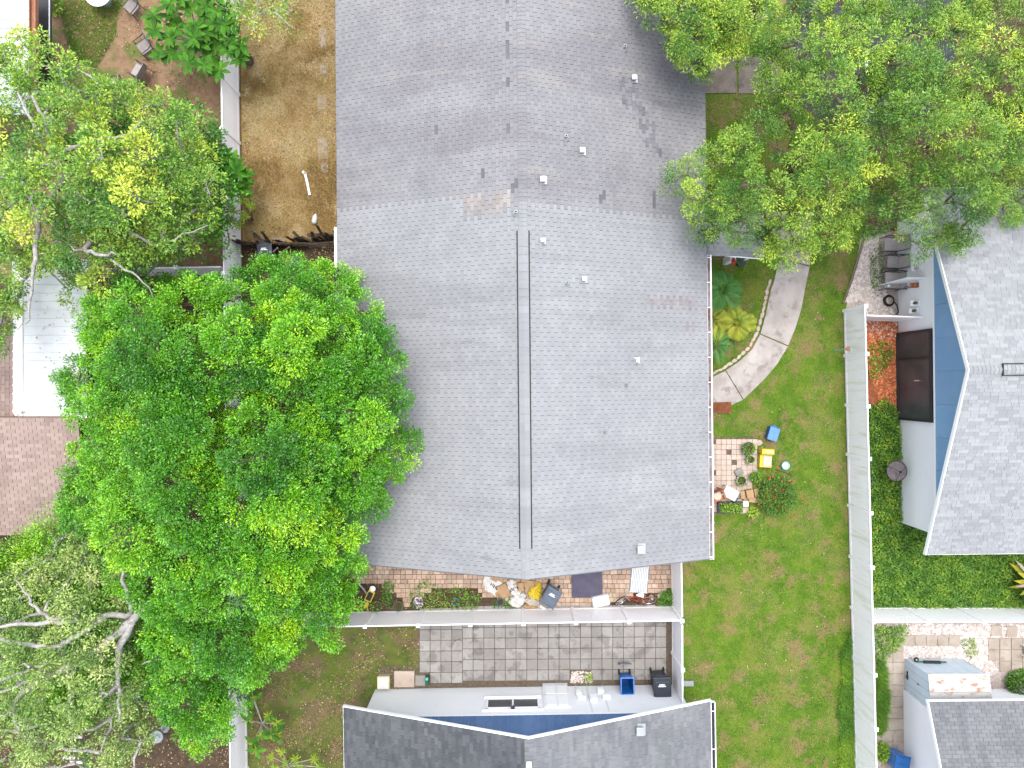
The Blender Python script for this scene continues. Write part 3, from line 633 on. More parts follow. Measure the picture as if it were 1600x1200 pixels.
# local x runs south
def H3x(v, z=0, u=1400): return -(P(u, v, z).y - p3.y)
a, c = H3x(522), H3x(654)
fr = MB()
for x in (a, a + (c - a) * .30, c): fr.box((x, .44, 1.22), (.09, .12, 2.44))
fr.box(((a + c) / 2, .441, 2.42), (c - a + .09, .123, .09)); fr.box(((a + c) / 2, .441, .05), (c - a + .09, .123, .10))
dr = fr.build('sliding_door', G['black'], H3)
for x0, x1, y in ((a + .04, a + (c - a) * .3 - .04, .47), (a + (c - a) * .3 + .04, c - .04, .455)):
    b = MB(); b.box(((x0 + x1) / 2, y, 1.23), (x1 - x0, .02, 2.28)); b.build('pane', G['glass'], dr)
b = MB(); b.box(((a + c) / 2 + .2, .40, 1.5), (.06, .05, .3)); b.build('handle', G['chrome'], dr)
for v, z, wd, hh in ((420, 1.5, .16, .5), (446, 1.4, .2, .22), (474, 1.4, .22, .3), (486, 1.3, .2, .3)):
    x = H3x(v, z, 1435); b = MB(); b.box((x, .36, z), (wd, .26, .05)); b.box((x, .485, z + .05), (wd, .03, hh)); sh = b.build('wall_bracket', G['trim'] if v != 446 else G['redwood'], H3)
    b = MB(); b.lathe([(.05, 0), (.07, .12), (.05, .16)], 10, (x, .36, z + .03)); b.build('ornament', G['cream'] if v == 420 else (G['terracotta'] if v == 446 else G['pot_green']), sh)
# open screen door leaf hinged near the reclining chair
b = MB(); x = H3x(440, 1.0, 1400); b.box((x, .10, 1.05), (.04, .8, 2.0)); b.build('door_leaf', G['paint_white'], H3)
# ridge vent on the far part of the ridge
b = MB()
for sg in (-1, 1): b.box((sg * .21, 1.2 + 4.1, 5.4 - .21 * .36 + .03), (.035, 8.2, .035))
b.box((0, 1.185, 5.41), (.44, .035, .05)); b.build('ridge_vent', G['vent_black'], H3)

# the house at the lower right corner
p4 = Vector((16.52, -19.75, 0))
H4 = gable_house('corner_house', 'house with worn mid grey roof in the lower right corner behind the metal shed', p4, R(-89.5), 7.2, 9.5,
                 ['sh_dark2'], hr=5.35, solo=lambda x, y: x < -5.2 and y < 2.7, mode='tab', siding=None)

# small left houses: pink shingle wings and a white patio cover
pk = thing('pink_roof_house', 'house with dusty pink shingle roof at the left edge', 'house', P(60, 700))
PI_ = P_in(pk); bulk = MB(); bulk.mats = [G['sh_pink']]; SOLO['n'] = 0
# south wing: eave along v=835, climbs north
e0 = P(-160, 836, 2.6); wid = P(140, 836, 2.6).x - e0.x; rise = 6.2; pit = .30
pit = .16; dn = Vector((0, 1, pit)).normalized()
shingle_plane(bulk, pk, tuple(e0 - pk.location), (1, 0, 0), tuple(dn), 0, wid, 4.75, lambda s, t, k: 0, lambda s, t: s > 4.0 and .2 < t < 4.2, mode='tab')
b = MB(); q = [e0, e0 + Vector((wid, 0, 0)), e0 + Vector((wid, 0, 0)) + dn * 4.8, e0 + dn * 4.8]; q = [x - pk.location - Vector((0, 0, .004)) for x in q]
b.add(q + [x - Vector((0, 0, .12)) for x in q], [(0, 1, 2, 3), (7, 6, 5, 4), (0, 4, 5, 1), (1, 5, 6, 2), (2, 6, 7, 3), (3, 7, 4, 0)]); b.build('roof_deck', G['deck_pink'], pk)
# west wing: eave along u=28, climbs west
e1 = P(28, 700, 2.95); ln = P(28, 480, 2.95).y - e1.y; dw = Vector((-1, 0, .30)).normalized()
SOLO['n'] = 240
shingle_plane(bulk, pk, tuple(e1 - pk.location), (0, 1, 0), tuple(dw), 0, ln, 4.4, lambda s, t, k: 0, lambda s, t: t < .9)
q = [e1, e1 + Vector((0, ln, 0)), e1 + Vector((0, ln, 0)) + dw * 4.4, e1 + dw * 4.4]; q = [x - pk.location - Vector((0, 0, .004)) for x in q]
b = MB(); b.add(q + [x - Vector((0, 0, .12)) for x in q], [(3, 2, 1, 0), (4, 5, 6, 7), (1, 5, 4, 0), (2, 6, 5, 1), (3, 7, 6, 2), (0, 4, 7, 3)]); b.build('roof_deck', G['deck_pink'], pk)
bulk.build('shingle_courses', bulk.mats, pk)['kind'] = 'stuff'
b = MB(); x0, x1 = P(-160, 830, 1.5).x, P(132, 830, 1.5).x; y0, y1 = P(0, 820, 1.5).y, P(0, 690, 1.5).y
b.box(((x0 + x1) / 2, (y0 + y1) / 2, 1.25), (x1 - x0, y1 - y0, 2.5), PI_); b.box((P(-80, 0, 2).x, P(0, 590, 2).y, 1.25), (5.6, 5.5, 2.5), PI_); b.build('wall', G['paint_white'], pk)

pc = thing('patio_cover', 'bright white ribbed metal patio cover against the pink roof', 'patio cover', P(85, 540))
q0, q1 = P(27, 656, 3.0), P(136, 405, 3.0)
PI_ = P_in(pc); n = 19; wy = (q1.y - q0.y) / n
b = MB()
for i in range(n):
    y = q0.y + i * wy; b = MB()
    b.box(((q0.x + q1.x) / 2 - .1, y + wy / 2, 2.98), (q1.x - q0.x + .2, wy - .004, .06), PI_); b.box(((q0.x + q1.x) / 2 - .1, y + .02, 3.015), (q1.x - q0.x + .18, .035, .012), PI_)
    b.build('roof_panel', G['metal_white'], pc)
b = MB(); b.box((q0.x + .12, (q0.y + q1.y) / 2, 3.045), (.24, q1.y - q0.y, .02), PI_); b.build('flashing', G['trim'], pc)
for yy in (q0.y + .2, q1.y - .2): b = MB(); b.box((q1.x - .12, yy, 1.47), (.09, .09, 2.94), PI_); b.build('post', G['trim'], pc)
b = MB(); r = sample_poly([(40, 460), (128, 460), (120, 652), (60, 652)], 70)
lf = thing('fallen_leaf_scatter', 'brown dead leaf clump lying at the corner where white cover meets pink roof', 'leaf pile', P(32, 662, 3.05))
C = world(RNG.normal((30, 662), (8, 6), (260, 2)), 3.1); C[:, 2] += RNG.uniform(-.05, .16, 260); C -= np.array(lf.location)
leaves('dead_leaves', C, RNG.normal(size=(260, 3)) * (1, 1, .4), np.tile((0, 0, 1.), (260, 1)) + RNG.normal(size=(260, 3)) * .5, RNG.uniform(.07, .13, 260), RNG.uniform(.04, .07, 260), RNG.uniform(0, 1, 260), mat('dead_leaf_brown', (.20, .09, .03), (.36, .19, .06), 9, isl=.4), lf)['kind'] = 'stuff'
C = world(r, 3.06); 
tag(leaves('leaf_litter', C, RNG.normal(size=(70, 3)) * (1, 1, .1), np.tile((0, 0, 1.), (70, 1)), RNG.uniform(.05, .10, 70), RNG.uniform(.03, .05, 70), RNG.uniform(0, 1, 70), mat('litter_brown', (.25, .17, .09), (.4, .32, .2), 9, isl=.4)), kind='stuff', label='scattered dead leaves on the white patio cover')

# top-left carport with white ribs and brown gutter
cp = thing('carport_roof', 'white ribbed metal roof with brown gutter in the top left corner', 'roof', P(20, 60)); PI_ = P_in(cp)
for i in range(15):
    v = -12 + i * 13.7 - 14; a, c = P(-120, v + 13.2, 2.6), P(46, v, 2.6); b = MB(); b.box(((a.x + c.x) / 2, (a.y + c.y) / 2, 2.58), (c.x - a.x, (c.y - a.y), .04), PI_)
    b.box(((a.x + c.x) / 2, c.y - .03, 2.625), (c.x - a.x, .05, .05), PI_); b.build('roof_panel', G['metal_white'], cp)
a, c = P(46.5, 175, 2.6), P(50.5, -60, 2.6)
g = MB(); g.box((a.x + .01, (a.y + c.y) / 2, 2.58), (.02, c.y - a.y, .14), PI_); g.box((a.x + .14, (a.y + c.y) / 2, 2.52), (.26, c.y - a.y, .02), PI_); g.box((c.x + .16, (a.y + c.y) / 2, 2.6), (.05, c.y - a.y, .18), PI_); g.build('gutter', G['copper'], cp)
b = MB(); b.box((a.x - .2, a.y + .3, 1.25), (.09, .09, 2.5), PI_); b.build('post', G['trim'], cp)
tp = thing('dark_tarp', 'black screen sheet hung beside the ribbed carport roof', 'tarp', P(64, 50)); PI_ = P_in(tp)
a, c = P(51, 150, 1.5), P(75, -40, 1.5); b = MB(); b.box(((a.x + c.x) / 2 + .05, (a.y + c.y) / 2, 1.5), (c.x - a.x + .2, c.y - a.y, .03), PI_); b.build('sheet', G['black'], tp)
b = MB(); b.tube([(c.x + .12, a.y + 2, 1.6), (c.x + .12, c.y, 1.6)], .025, 6, M=PI_); b.build('pole', G['trim'], tp)
for (u0, v0, u1, v1) in ((54, 0, 59, 25), (51, 40, 66, 52)): b = MB(); b.tube([P(u0, v0, 1.8), P(u1, v1, 1.6)], .03, 5, M=PI_); b.build('brace', G['galv'], tp)
for s in (a, c): b = MB(); b.tube([(c.x + .1, s.y * .98, 0), (c.x + .1, s.y * .98, 1.5)], .025, 6, M=PI_); b.build('leg', G['galv'], tp)

# metal shed against the corner house
sh = thing('metal_shed', 'pale blue metal shed with rust stained white roof at the lower right', 'shed', P(1458, 1060)); PI_ = P_in(sh)
x0, x1 = 17.06, 19.5; yN, yS = -11.9, -13.3
hN, hS = 1.70, 1.92
ny = 4
for i in range(ny):   # west side panels
    ya, yb_ = yN + (yS - yN) * i / ny, yN + (yS - yN) * (i + 1) / ny - (-.012)
    za, zb = hN + (hS - hN) * i / ny, hN + (hS - hN) * (i + 1) / ny
    b = MB(); b.add([(x0, ya, 0), (x0, yb_, 0), (x0, yb_, zb), (x0, ya, za), (x0 + .03, ya, 0), (x0 + .03, yb_, 0), (x0 + .03, yb_, zb), (x0 + .03, ya, za)],
                    [(0, 3, 2, 1), (4, 5, 6, 7), (0, 1, 5, 4), (1, 2, 6, 5), (2, 3, 7, 6), (3, 0, 4, 7)], PI_); b.build('side_panel', G['metal_bluish'], sh)
for i in range(5):
    xa, xb = x0 + .035 + (x1 - x0 - .07) * i / 5, x0 + .035 + (x1 - x0 - .07) * (i + 1) / 5 - .012
    b = MB(); b.box(((xa + xb) / 2, yN - .02, hN / 2), (xb - xa, .03, hN), PI_); b.build('front_panel', G['metal_bluish'], sh)
b = MB(); b.box((x1 - .015, (yN + yS) / 2, .85), (.03, yN - yS, 1.7), PI_); b.build('side_panel', G['metal_bluish'], sh)
for i in range(4):
    ya, yb_ = yN + .05 + (yS - yN - .05) * i / 4, yN + .05 + (yS - yN - .05) * (i + 1) / 4 + .01
    zf = lambda y: hN + .03 + (hS - hN) * (yN - y) / (yN - yS)
    b = MB(); b.add([(x0 - .04, yb_, zf(yb_)), (x1 + .04, yb_, zf(yb_)), (x1 + .04, ya, zf(ya)), (x0 - .04, ya, zf(ya)), (x0 - .04, yb_, zf(yb_) - .03), (x1 + .04, yb_, zf(yb_) - .03), (x1 + .04, ya, zf(ya) - .03), (x0 - .04, ya, zf(ya) - .03)],
                    [(0, 1, 2, 3), (7, 6, 5, 4), (0, 4, 5, 1), (1, 5, 6, 2), (2, 6, 7, 3), (3, 7, 4, 0)], PI_); b.build('roof_panel', G['rust_roof'], sh)
b = MB(); b.box((x0 - .03, -12.6, 1.0), (.02, .03, .12), PI_); b.build('handle', G['black'], sh)
b = MB(); b.tube([(x0 - .02, yS - .03, .02), (x0 - .02, yS - .03, hS)], .02, 5, M=PI_); b.build('corner_trim', G['black'], sh)

# ------------------------------------------------------------------ fences
def board_fence(name, label, p0, p1, posts, m='white', h=1.83, board=.152, cap_all=True):
    """tongue and groove vinyl fence; p0, p1 ground pixels; posts = fractions along it."""
    a, c = P(*p0), P(*p1); L = (c - a).length; ang = math.atan2(c.y - a.y, c.x - a.x)
    f = thing(name, label, 'fence', a, ang)
    for q in posts:
        b = MB(); b.box((q * L, 0, h / 2 + .03), (.127, .127, h + .06)); po = b.build('post', G[m], f)
        b = MB(); b.box((q * L, 0, h + .072), (.155, .155, .024)); b.add([(q * L - .06, -.06, h + .084), (q * L + .06, -.06, h + .084), (q * L + .06, .06, h + .084), (q * L - .06, .06, h + .084), (q * L, 0, h + .12)], [(0, 1, 4), (1, 2, 4), (2, 3, 4), (3, 0, 4)]); b.build('post_cap', G['trim'], po)
    qs = sorted(posts)
    if qs[0] > .005: qs = [0] + qs
    if qs[-1] < .995: qs = qs + [1]
    for u0, u1 in zip(qs[:-1], qs[1:]):
        x0, x1 = u0 * L + .066, u1 * L - .066
        if x1 - x0 < .1: continue
        b = MB(); b.box(((x0 + x1) / 2, 0, h - .045), (x1 - x0, .052, .09)); b.build('top_rail', G['trim'], f)
        b = MB(); b.box(((x0 + x1) / 2, 0, .12), (x1 - x0, .052, .14)); b.build('bottom_rail', G[m], f)
        n = max(1, round((x1 - x0) / board)); wdt = (x1 - x0) / n; b = MB()
        for i in range(n): b.box((x0 + (i + .5) * wdt, 0, (h - .09 + .19) / 2), (wdt - .008, .034, h - .09 - .19))
        b.box(((x0 + x1) / 2, 0, (h - .09 + .19) / 2), (x1 - x0, .022, h - .281)); b.build('fence_panel', G[m], f)['kind'] = 'stuff'
    return f
def fr(vals, a, b): return [(x - a) / (b - a) for x in vals]
def ungz(x, c, h=1.9): return c + (x - c) * (H - h) / H     # top pixel -> ground pixel
# south patio back fence (ground v ~957 -> 947)
gx = lambda u: ungz(u, 800)
pts = [gx(x) for x in (403, 487, 570, 653, 735, 818, 900, 983, 1066)]
board_fence('white_fence', 'long white vinyl fence between the brick patio and the grey paver patio', (pts[0], 958), (pts[-1], 947), fr(pts, pts[0], pts[-1]))
gy = lambda v: ungz(v, 600)
pts = [gy(v) for v in (872, 973)]
board_fence('white_fence', 'short white fence closing the brick patio beside the lawn', (1048.5, pts[0]), (1050, 944), [0.0])
pts = [gy(v) for v in (975, 1047, 1135)]
board_fence('white_fence', 'white fence between the bins and the green side lawn', (1050, 951), (1050.5, pts[-1]), [.0 + (pts[1] - 951) / (pts[-1] - 951)])
# right side fence
tv = [478, 553, 635, 717, 802, 887, 972, 1055, 1140, 1225, 1310]
pts = [gy(v) for v in tv]
def xg(v): return 1318 + (v - 480) * (1336 - 1318) / 720
board_fence('mossy_white_fence', 'mossy white fence running down the right side of the lawn', (xg(pts[0]), pts[0]), (xg(pts[-1]), pts[-1]), fr(pts, pts[0], pts[-1]), m='white_dirty')
pts = [gx(u) for u in (1362, 1450, 1538, 1626, 1714)]
board_fence('white_fence', 'white fence crossing above the gravel corner on the right', (pts[0] + 2, 949), (pts[-1], 949), fr(pts, pts[0], pts[-1])[1:])
a0 = (gx(1352), gy(489)); a1 = (1396, 497)
f = board_fence('white_fence', 'low short white fence stub between mossy fence and blue gable house wall', (a0[0] + 3, 499), (1412, 502), [1.0], h=1.75)
# left fence
tvs = [-45, 37, 118, 199, 282, 365, 427, 520, 610, 700, 790, 880, 970, 1060, 1150, 1240]
pts = [gy(v) for v in tvs]
def xl_(v): return 372 + (v - 40) * (386 - 372) / 1100
board_fence('white_fence', 'long white fence left of the straw yard running under the big tree', (xl_(pts[0]), pts[0]), (xl_(pts[-1]), pts[-1]), fr(pts, pts[0], pts[-1]))
pts = [gx(u) for u in (352, 278, 240, 160)]
board_fence('white_fence', 'white fence branching left below the pale branched tree', (pts[0] - 6, 428), (pts[-1], 431), fr(pts, pts[0], pts[-1])[1:])

# rotten wooden fence
wf = thing('wooden_fence', 'collapsing dark rotten wooden fence across the straw yard end', 'fence', P(450, 385)); PI_ = P_in(wf)
for i in range(44):
    u = 370 + i * 3.65 + random.uniform(-.6, .6); v = 381 + 6 * math.sin(i * .11) + random.uniform(-1, 1); hh = random.uniform(.7, 1.35)
    lean = random.uniform(-.5, .3) if random.random() < .35 else random.uniform(-.1, .1)
    base = P(u, v); M = PI_ @ Matrix.Translation(base) @ Matrix.Rotation(lean, 4, 'X') @ Matrix.Rotation(random.uniform(-.15, .15), 4, 'Y')
    b = MB(); b.box((0, 0, hh / 2), (.125, .02, hh), M); b.build('picket', G['rot'], wf)
for (u0, v0, u1, v1, z) in ((368, 376, 455, 380, 1.0), (455, 380, 531, 378, 1.2), (375, 378, 531, 384, .45)):
    b = MB(); b.tube([P(u0, v0, z), P((u0 + u1) / 2, (v0 + v1) / 2 + 2, z - .08), P(u1, v1, z)], .045, 4, M=PI_); b.build('rail', G['rot'], wf)
for (u0, v0, u1, v1) in ((396, 364, 410, 376), (458, 362, 470, 374), (480, 366, 530, 368), (486, 372, 500, 366), (505, 372, 522, 372), (424, 372, 446, 375), (470, 370, 486, 376)):
    b = MB(); a, c = P(u0, v0, .15), P(u1, v1, .35); d = c - a; M = PI_ @ Matrix.Translation((a + c) / 2) @ d.to_track_quat('X', 'Z').to_matrix().to_4x4()
    b.box((0, 0, 0), (d.length, .12, .022), M); b.build('broken_board', G['rot'] if u0 != 424 else G['wood'], wf)
for i, (u0, v0, u1, v1) in enumerate(((409, 411, 434, 387), (425, 404, 452, 386))):
    a, c = P(u0, v0, .1), P(u1, v1, 1.2); t = thing('loose_plank', ('longer' if i == 0 else 'thinner') + ' grey plank leaning on the rotten fence, ' + ('nearer the black bin' if i == 0 else 'nearer the yellow box'), 'plank', (a + c) / 2)
    b = MB(); d = c - a; b.box((0, 0, 0), (d.length, .06, .035), d.to_track_quat('X', 'Z').to_matrix().to_4x4()); b.build('board', G['wood'], t)

# ------------------------------------------------------------------ paving
def paver_mesh(w_, d_, h_, m, bev=.008):
    b = MB(); e = bev
    b.add([(-w_ / 2, -d_ / 2, 0), (w_ / 2, -d_ / 2, 0), (w_ / 2, d_ / 2, 0), (-w_ / 2, d_ / 2, 0), (-w_ / 2, -d_ / 2, h_ - e), (w_ / 2, -d_ / 2, h_ - e), (w_ / 2, d_ / 2, h_ - e), (-w_ / 2, d_ / 2, h_ - e),
           (-w_ / 2 + e, -d_ / 2 + e, h_), (w_ / 2 - e, -d_ / 2 + e, h_), (w_ / 2 - e, d_ / 2 - e, h_), (-w_ / 2 + e, d_ / 2 - e, h_)],
          [(8, 9, 10, 11), (0, 1, 5, 4), (1, 2, 6, 5), (2, 3, 7, 6), (3, 0, 4, 7), (4, 5, 9, 8), (5, 6, 10, 9), (6, 7, 11, 10), (7, 4, 8, 11)])
    me = bpy.data.meshes.new('paver'); me.from_pydata(b.v, [], b.f); me.materials.append(m); return me
gp = thing('grey_paver_patio', 'patio of square grey concrete pavers in front of the white wall', 'patio', P(850, 1020))
pm = paver_mesh(.445, .445, .05, G['paver'])
px = 16.75; cnt = 0
for i in range(26):
    for j in range(8):
        u = 664 + i * px; v = 955 + j * px + (i % 2) * 0 + (3 if i < 4 else 0) - .35 * i * .3
        if u > 1047 or v > 1064 or v < 945: continue
        if 890 < u < 928 and v > 1045: continue
        if i == 0 and v > 1050: continue
        o = link('paver', pm, gp, P(u, v, .008) - gp.location); cnt += 1
        o.rotation_euler = (random.uniform(-.008, .008), random.uniform(-.008, .008), random.uniform(-.012, .012) + R(.8)); o.location.z += random.uniform(0, .008)
        if u > 1040: o.scale.x = .55; o.location.x -= .1
link('paver', pm, gp, P(657, 1063, .008) - gp.location)
# brick patio in alternating pairs
bp = thing('brick_patio', 'terracotta brick paver patio strip below the big roof', 'patio', P(800, 900))
b1 = paver_mesh(.185, .185, .05, G['brick'], .006); b2 = paver_mesh(.29, .185, .05, G['brick'], .006); b3 = paver_mesh(.185, .39, .05, G['brick'], .006)
bs = [b1, b2]; cnt = 0
edge = [(546, 870), (1050, 868), (1050, 922), (1000, 926), (950, 944), (905, 946), (860, 948), (760, 934), (740, 920), (700, 921), (690, 915), (650, 935), (636, 946), (600, 916), (556, 910)]
bb = MB(); bb.mats = [G['brick']]
v = 872.0
while v < 948:
    u = 546 + random.uniform(0, 6)
    while u < 1052:
        wd = random.choice((.2, .2, .305)); uc = u + wd * PPM / 2
        if in_poly(np.array([uc]), np.array([v]), edge)[0]:
            vis = v > 884 and cnt < 300 and not (700 < uc < 720 and False)
            me = b1 if wd < .25 else b2
            if vis:
                o = link('brick', me, bp, P(uc, v, .004) - bp.location); cnt += 1
                o.rotation_euler = (random.uniform(-.02, .02), random.uniform(-.02, .02), random.uniform(-.03, .03)); o.location.z += random.uniform(-.006, .01)
            else:
                q = P(uc, v, 0) - bp.location; bb.box((q.x, q.y, .03 + random.uniform(-.004, .006)), (wd - .015, .185, .05))
        u += wd * PPM
    v += .2 * PPM
if bb.v: bb.build('brick_field', G['brick'], bp)['kind'] = 'stuff'
# small beige patio
sp = thing('small_beige_patio', 'small beige paver patio beside the east gutter with pots on it', 'patio', P(1145, 720))
sm = paver_mesh(.215, .215, .05, G['beige_paver'], .006)
for i in range(10):
    for j in range(14):
        u, v = 1106 + i * 8.1, 690 + j * 8.1
        if (u > 1172 and v > 740) or (u > 1160 and v > 765) or (v < 695 and u < 1115) or random.random() < .03: continue
        o = link('paver', sm, sp, P(u, v, -.004) - sp.location); o.rotation_euler = (random.uniform(-.02, .02), random.uniform(-.02, .02), random.uniform(-.02, .02)); o.location.z += random.uniform(-.003, .006)
sheet('small_patio_base', [(1096, 684), (1178, 682), (1178, 738), (1165, 800), (1096, 806)], G['joint'], .008)
# loose pavers in the right gravel corner
cpv = thing('corner_pavers', 'beige stepping pavers set in white gravel by the shed', 'paving', P(1450, 1010))
cm = paver_mesh(.47, .47, .05, G['beige_paver'], .01)
G['gp2'] = mat('buff_paver', (.27, .225, .18), (.33, .285, .24), 1.5, isl=.08, layers=((4, .55, .7, (.17, .14, .11), .6), (1.5, .55, .7, (.19, .2, .12), .5)), bump=.3, bscale=70)
cm.materials[0] = G['gp2']
spots = [(1420 + i * 17.6, 1000) for i in range(5)] + [(1552 + i * 18, 1006 + j * 17.5) for i in range(4) for j in range(3)] + [(x, 1008 + j * 17.6) for x in (1386, 1403) for j in range(12)] + [(1556, 985), (1580, 986)]
for u, v in spots:
    if 1545 < u < 1570 and v > 1035: continue
    o = link('paver', cm, cpv, P(u, v, 0) - cpv.location); o.rotation_euler = (random.uniform(-.01, .01), random.uniform(-.01, .01), random.uniform(-.04, .04)); o.location.z += random.uniform(-.01, .006)

# pebbles as real stones
def pebbles(name, polys, n, r, m, label, z=.01, avoid=()):
    V, F = [], []; base = np.array([(1, 0, 0), (0, 1, 0), (-1, 0, 0), (0, -1, 0), (0, 0, 1.), (.0, 0, -1)]); bf = np.array([(0, 1, 4), (1, 2, 4), (2, 3, 4), (3, 0, 4)])
    per = [int(n * k) for k in [abs(poly_area(p)) / sum(abs(poly_area(x)) for x in polys) for p in polys]]
    q = np.vstack([sample_poly(p, max(5, c)) for p, c in zip(polys, per)])
    for a in avoid: q = q[~in_poly(q[:, 0], q[:, 1], a)]
    C = world(q, 0); C[:, 2] = z; k = len(C)
    s = RNG.uniform(.5, 1.4, (k, 1, 1)) * r; vv = base[None] * RNG.uniform(.6, 1.2, (k, 6, 1)) * s * np.array([1, 1, .7]); a = RNG.uniform(0, 6.28, k); ca, sa = np.cos(a)[:, None], np.sin(a)[:, None]
    x = vv[:, :, 0] * ca - vv[:, :, 1] * sa; y = vv[:, :, 0] * sa + vv[:, :, 1] * ca; vv = np.stack([x, y, vv[:, :, 2]], 2) + C[:, None]
    F = (bf[None] + (np.arange(k) * 6)[:, None, None]).reshape(-1, 3)
    return tag(np_mesh(name, vv.reshape(-1, 3), F, m), label=label, kind='stuff')
def poly_area(p): return sum(p[i][0] * p[(i + 1) % len(p)][1] - p[(i + 1) % len(p)][0] * p[i][1] for i in range(len(p))) / 2
pebbles('white_pebbles', [[(1352, 376), (1372, 372), (1372, 410), (1388, 470), (1400, 497), (1352, 497), (1350, 472), (1320, 472), (1330, 440)]], 2600, .05, G['rock_white'], 'white pebbles beside the recliner')
pebbles('corner_gravel', [[(1400, 975), (1600, 975), (1600, 996), (1400, 996)], [(1410, 1010), (1520, 1010), (1548, 1030), (1560, 1050), (1545, 1056), (1500, 1028), (1412, 1028)], [(1500, 985), (1545, 985), (1545, 1040), (1500, 1030)]], 3600, .045, G['rock_white'], 'white gravel around the buff pavers')
pebbles('pebble_square', [[(892, 1049), (926, 1049), (926, 1067), (892, 1067)]], 220, .045, G['rock_white'], 'white pebbles filling the missing paver gap')
pebbles('mulch_chips', [[(1354, 500), (1402, 500), (1404, 640), (1375, 632), (1352, 560)]], 2600, .035, mat('mulch_chip', (.40, .10, .03), (.58, .22, .10), 9, isl=.45), 'red bark chips in the bed by the sliding door')
pebbles('mulch_stones', [[(1354, 500), (1402, 500), (1402, 530), (1352, 530)]], 80, .05, G['rock_white'], 'white stones lying on red mulch')

# ------------------------------------------------------------------ grass and low growth
blades('lawn_grass', [(1062, 60), (1345, 60), (1345, 380), (1316, 480), (1320, 700), (1334, 1210), (1066, 1210), (1052, 880), (1112, 870)], 120000, .07, .018, G['blade'], z=.004, tint=(0, 1), brown=.535, avoid=([(1196, 330), (1270, 330), (1266, 416), (1243, 512), (1195, 592), (1141, 634), (1080, 640), (1080, 596), (1110, 590), (1155, 564), (1187, 522), (1208, 440), (1217, 404)], [(1090, 685), (1178, 685), (1178, 740), (1165, 806), (1090, 806)], [(1050, 86), (1220, 86), (1220, 148), (1050, 148)]))['kind'] = 'stuff'
blades('back_grass', [(392, 985), (654, 980), (654, 1072), (590, 1080), (545, 1210), (392, 1210)], 22000, .08, .018, G['blade'], z=.004, tint=(0, .8), brown=.5, patch=lambda q: (np.sin(q[:, 0] * .05 + 2 * np.sin(q[:, 1] * .04)) + np.sin(q[:, 1] * .06 + 1.3)) > -.3)['kind'] = 'stuff'
blades('yard_grass', [(90, 0), (190, 0), (180, 60), (150, 110), (110, 90)], 9000, .09, .018, G['blade'], z=.004, tint=(0, .8))['kind'] = 'stuff'
blades('yard_grass', [(190, 0), (370, 0), (375, 400), (200, 300)], 3500, .08, .018, G['blade'], z=.004, tint=(.1, .9), patch=lambda q: (np.sin(q[:, 0] * .05 + 2 * np.sin(q[:, 1] * .04)) + np.sin(q[:, 1] * .06 + 1.3)) > .5)['kind'] = 'stuff'
blades('straw_litter', [(376, -10), (530, -10), (532, 366), (382, 376)], 60000, .11, .016, G['strawb'], z=.012, tilt=1.0, tint=(0, 1.15), brown=.62)['kind'] = 'stuff'
def scatter_leaves(name, poly, n, L, Wd, m, zmax=.25, parent=None, label=None, tint=(0, 1), up=.8, avoid=()):
    q = sample_poly(poly, n)
    for a in avoid: q = q[~in_poly(q[:, 0], q[:, 1], a)]
    n = len(q); C = world(q, 0)
    lump = .5 + .5 * np.sin(q[:, 0] * .12 + 1.7 * np.sin(q[:, 1] * .09)) * np.sin(q[:, 1] * .11 + 1.3 * np.sin(q[:, 0] * .07))
    C[:, 2] = .02 + RNG.uniform(0, 1, n) * zmax * (.3 + .7 * lump)
    D = RNG.normal(size=(n, 3)) * (1, 1, .5) + (0, 0, .2); N = RNG.normal(size=(n, 3)) * .55 + (0, 0, up)
    if parent: C -= np.array(parent.location)
    tn = np.clip(tint[0] + (tint[1] - tint[0]) * (lump * .6 + RNG.uniform(0, .45, n)), 0, 1)
    o = leaves(name, C, D, N, RNG.uniform(.6, 1.3, n) * L, RNG.uniform(.7, 1.2, n) * Wd, tn, m, parent); o['kind'] = 'stuff'
    if label: o['label'] = label
    return o
scatter_leaves('ground_cover', [(1356, 640), (1380, 622), (1400, 640), (1408, 700), (1412, 815), (1455, 835), (1452, 870), (1360, 870)], 9000, .10, .06, G['fol_bed'], .3, label='leafy ground cover between fence and white wall')
scatter_leaves('tall_grass_bed', [(1360, 862), (1610, 868), (1610, 950), (1362, 950)], 16000, .16, .035, G['fol_bed'], .3, label='long green grass below the pale roof', tint=(.0, .9))
blades('border_grass', [(1327, 985), (1333, 1000), (1338, 1210), (1309, 1210), (1312, 1150), (1307, 1110), (1315, 1060), (1312, 1020), (1322, 1005)], 4200, .26, .028, G['fol_bed'], z=.01, tilt=.85, tint=(.1, 1))['kind'] = 'stuff'
scatter_leaves('fence_weeds', [(1364, 976), (1418, 976), (1410, 1000), (1396, 1015), (1380, 1030), (1366, 1030)], 900, .11, .07, G['fol_bed'], .3, tint=(.1, 1))
blades('liriope_strip', [(1368, 1030), (1382, 1035), (1388, 1090), (1382, 1140), (1370, 1150)], 2600, .28, .025, G['fol_bed'], z=.01, tint=(.2, .9))['kind'] = 'stuff'
scatter_leaves('mulch_weeds', [(1356, 540), (1380, 530), (1396, 550), (1390, 570), (1370, 590), (1356, 600)], 420, .11, .06, G['fol_bed'], .22, tint=(.2, 1))
scatter_leaves('gravel_weeds', [(1500, 1000), (1520, 995), (1528, 1020), (1510, 1030)], 140, .1, .05, G['fol_bed'], .15, tint=(.3, 1))
scatter_leaves('pebble_weeds', [(1356, 400), (1376, 380), (1380, 440), (1362, 455)], 260, .10, .05, G['fol_bed'], .2, tint=(.1, .6))
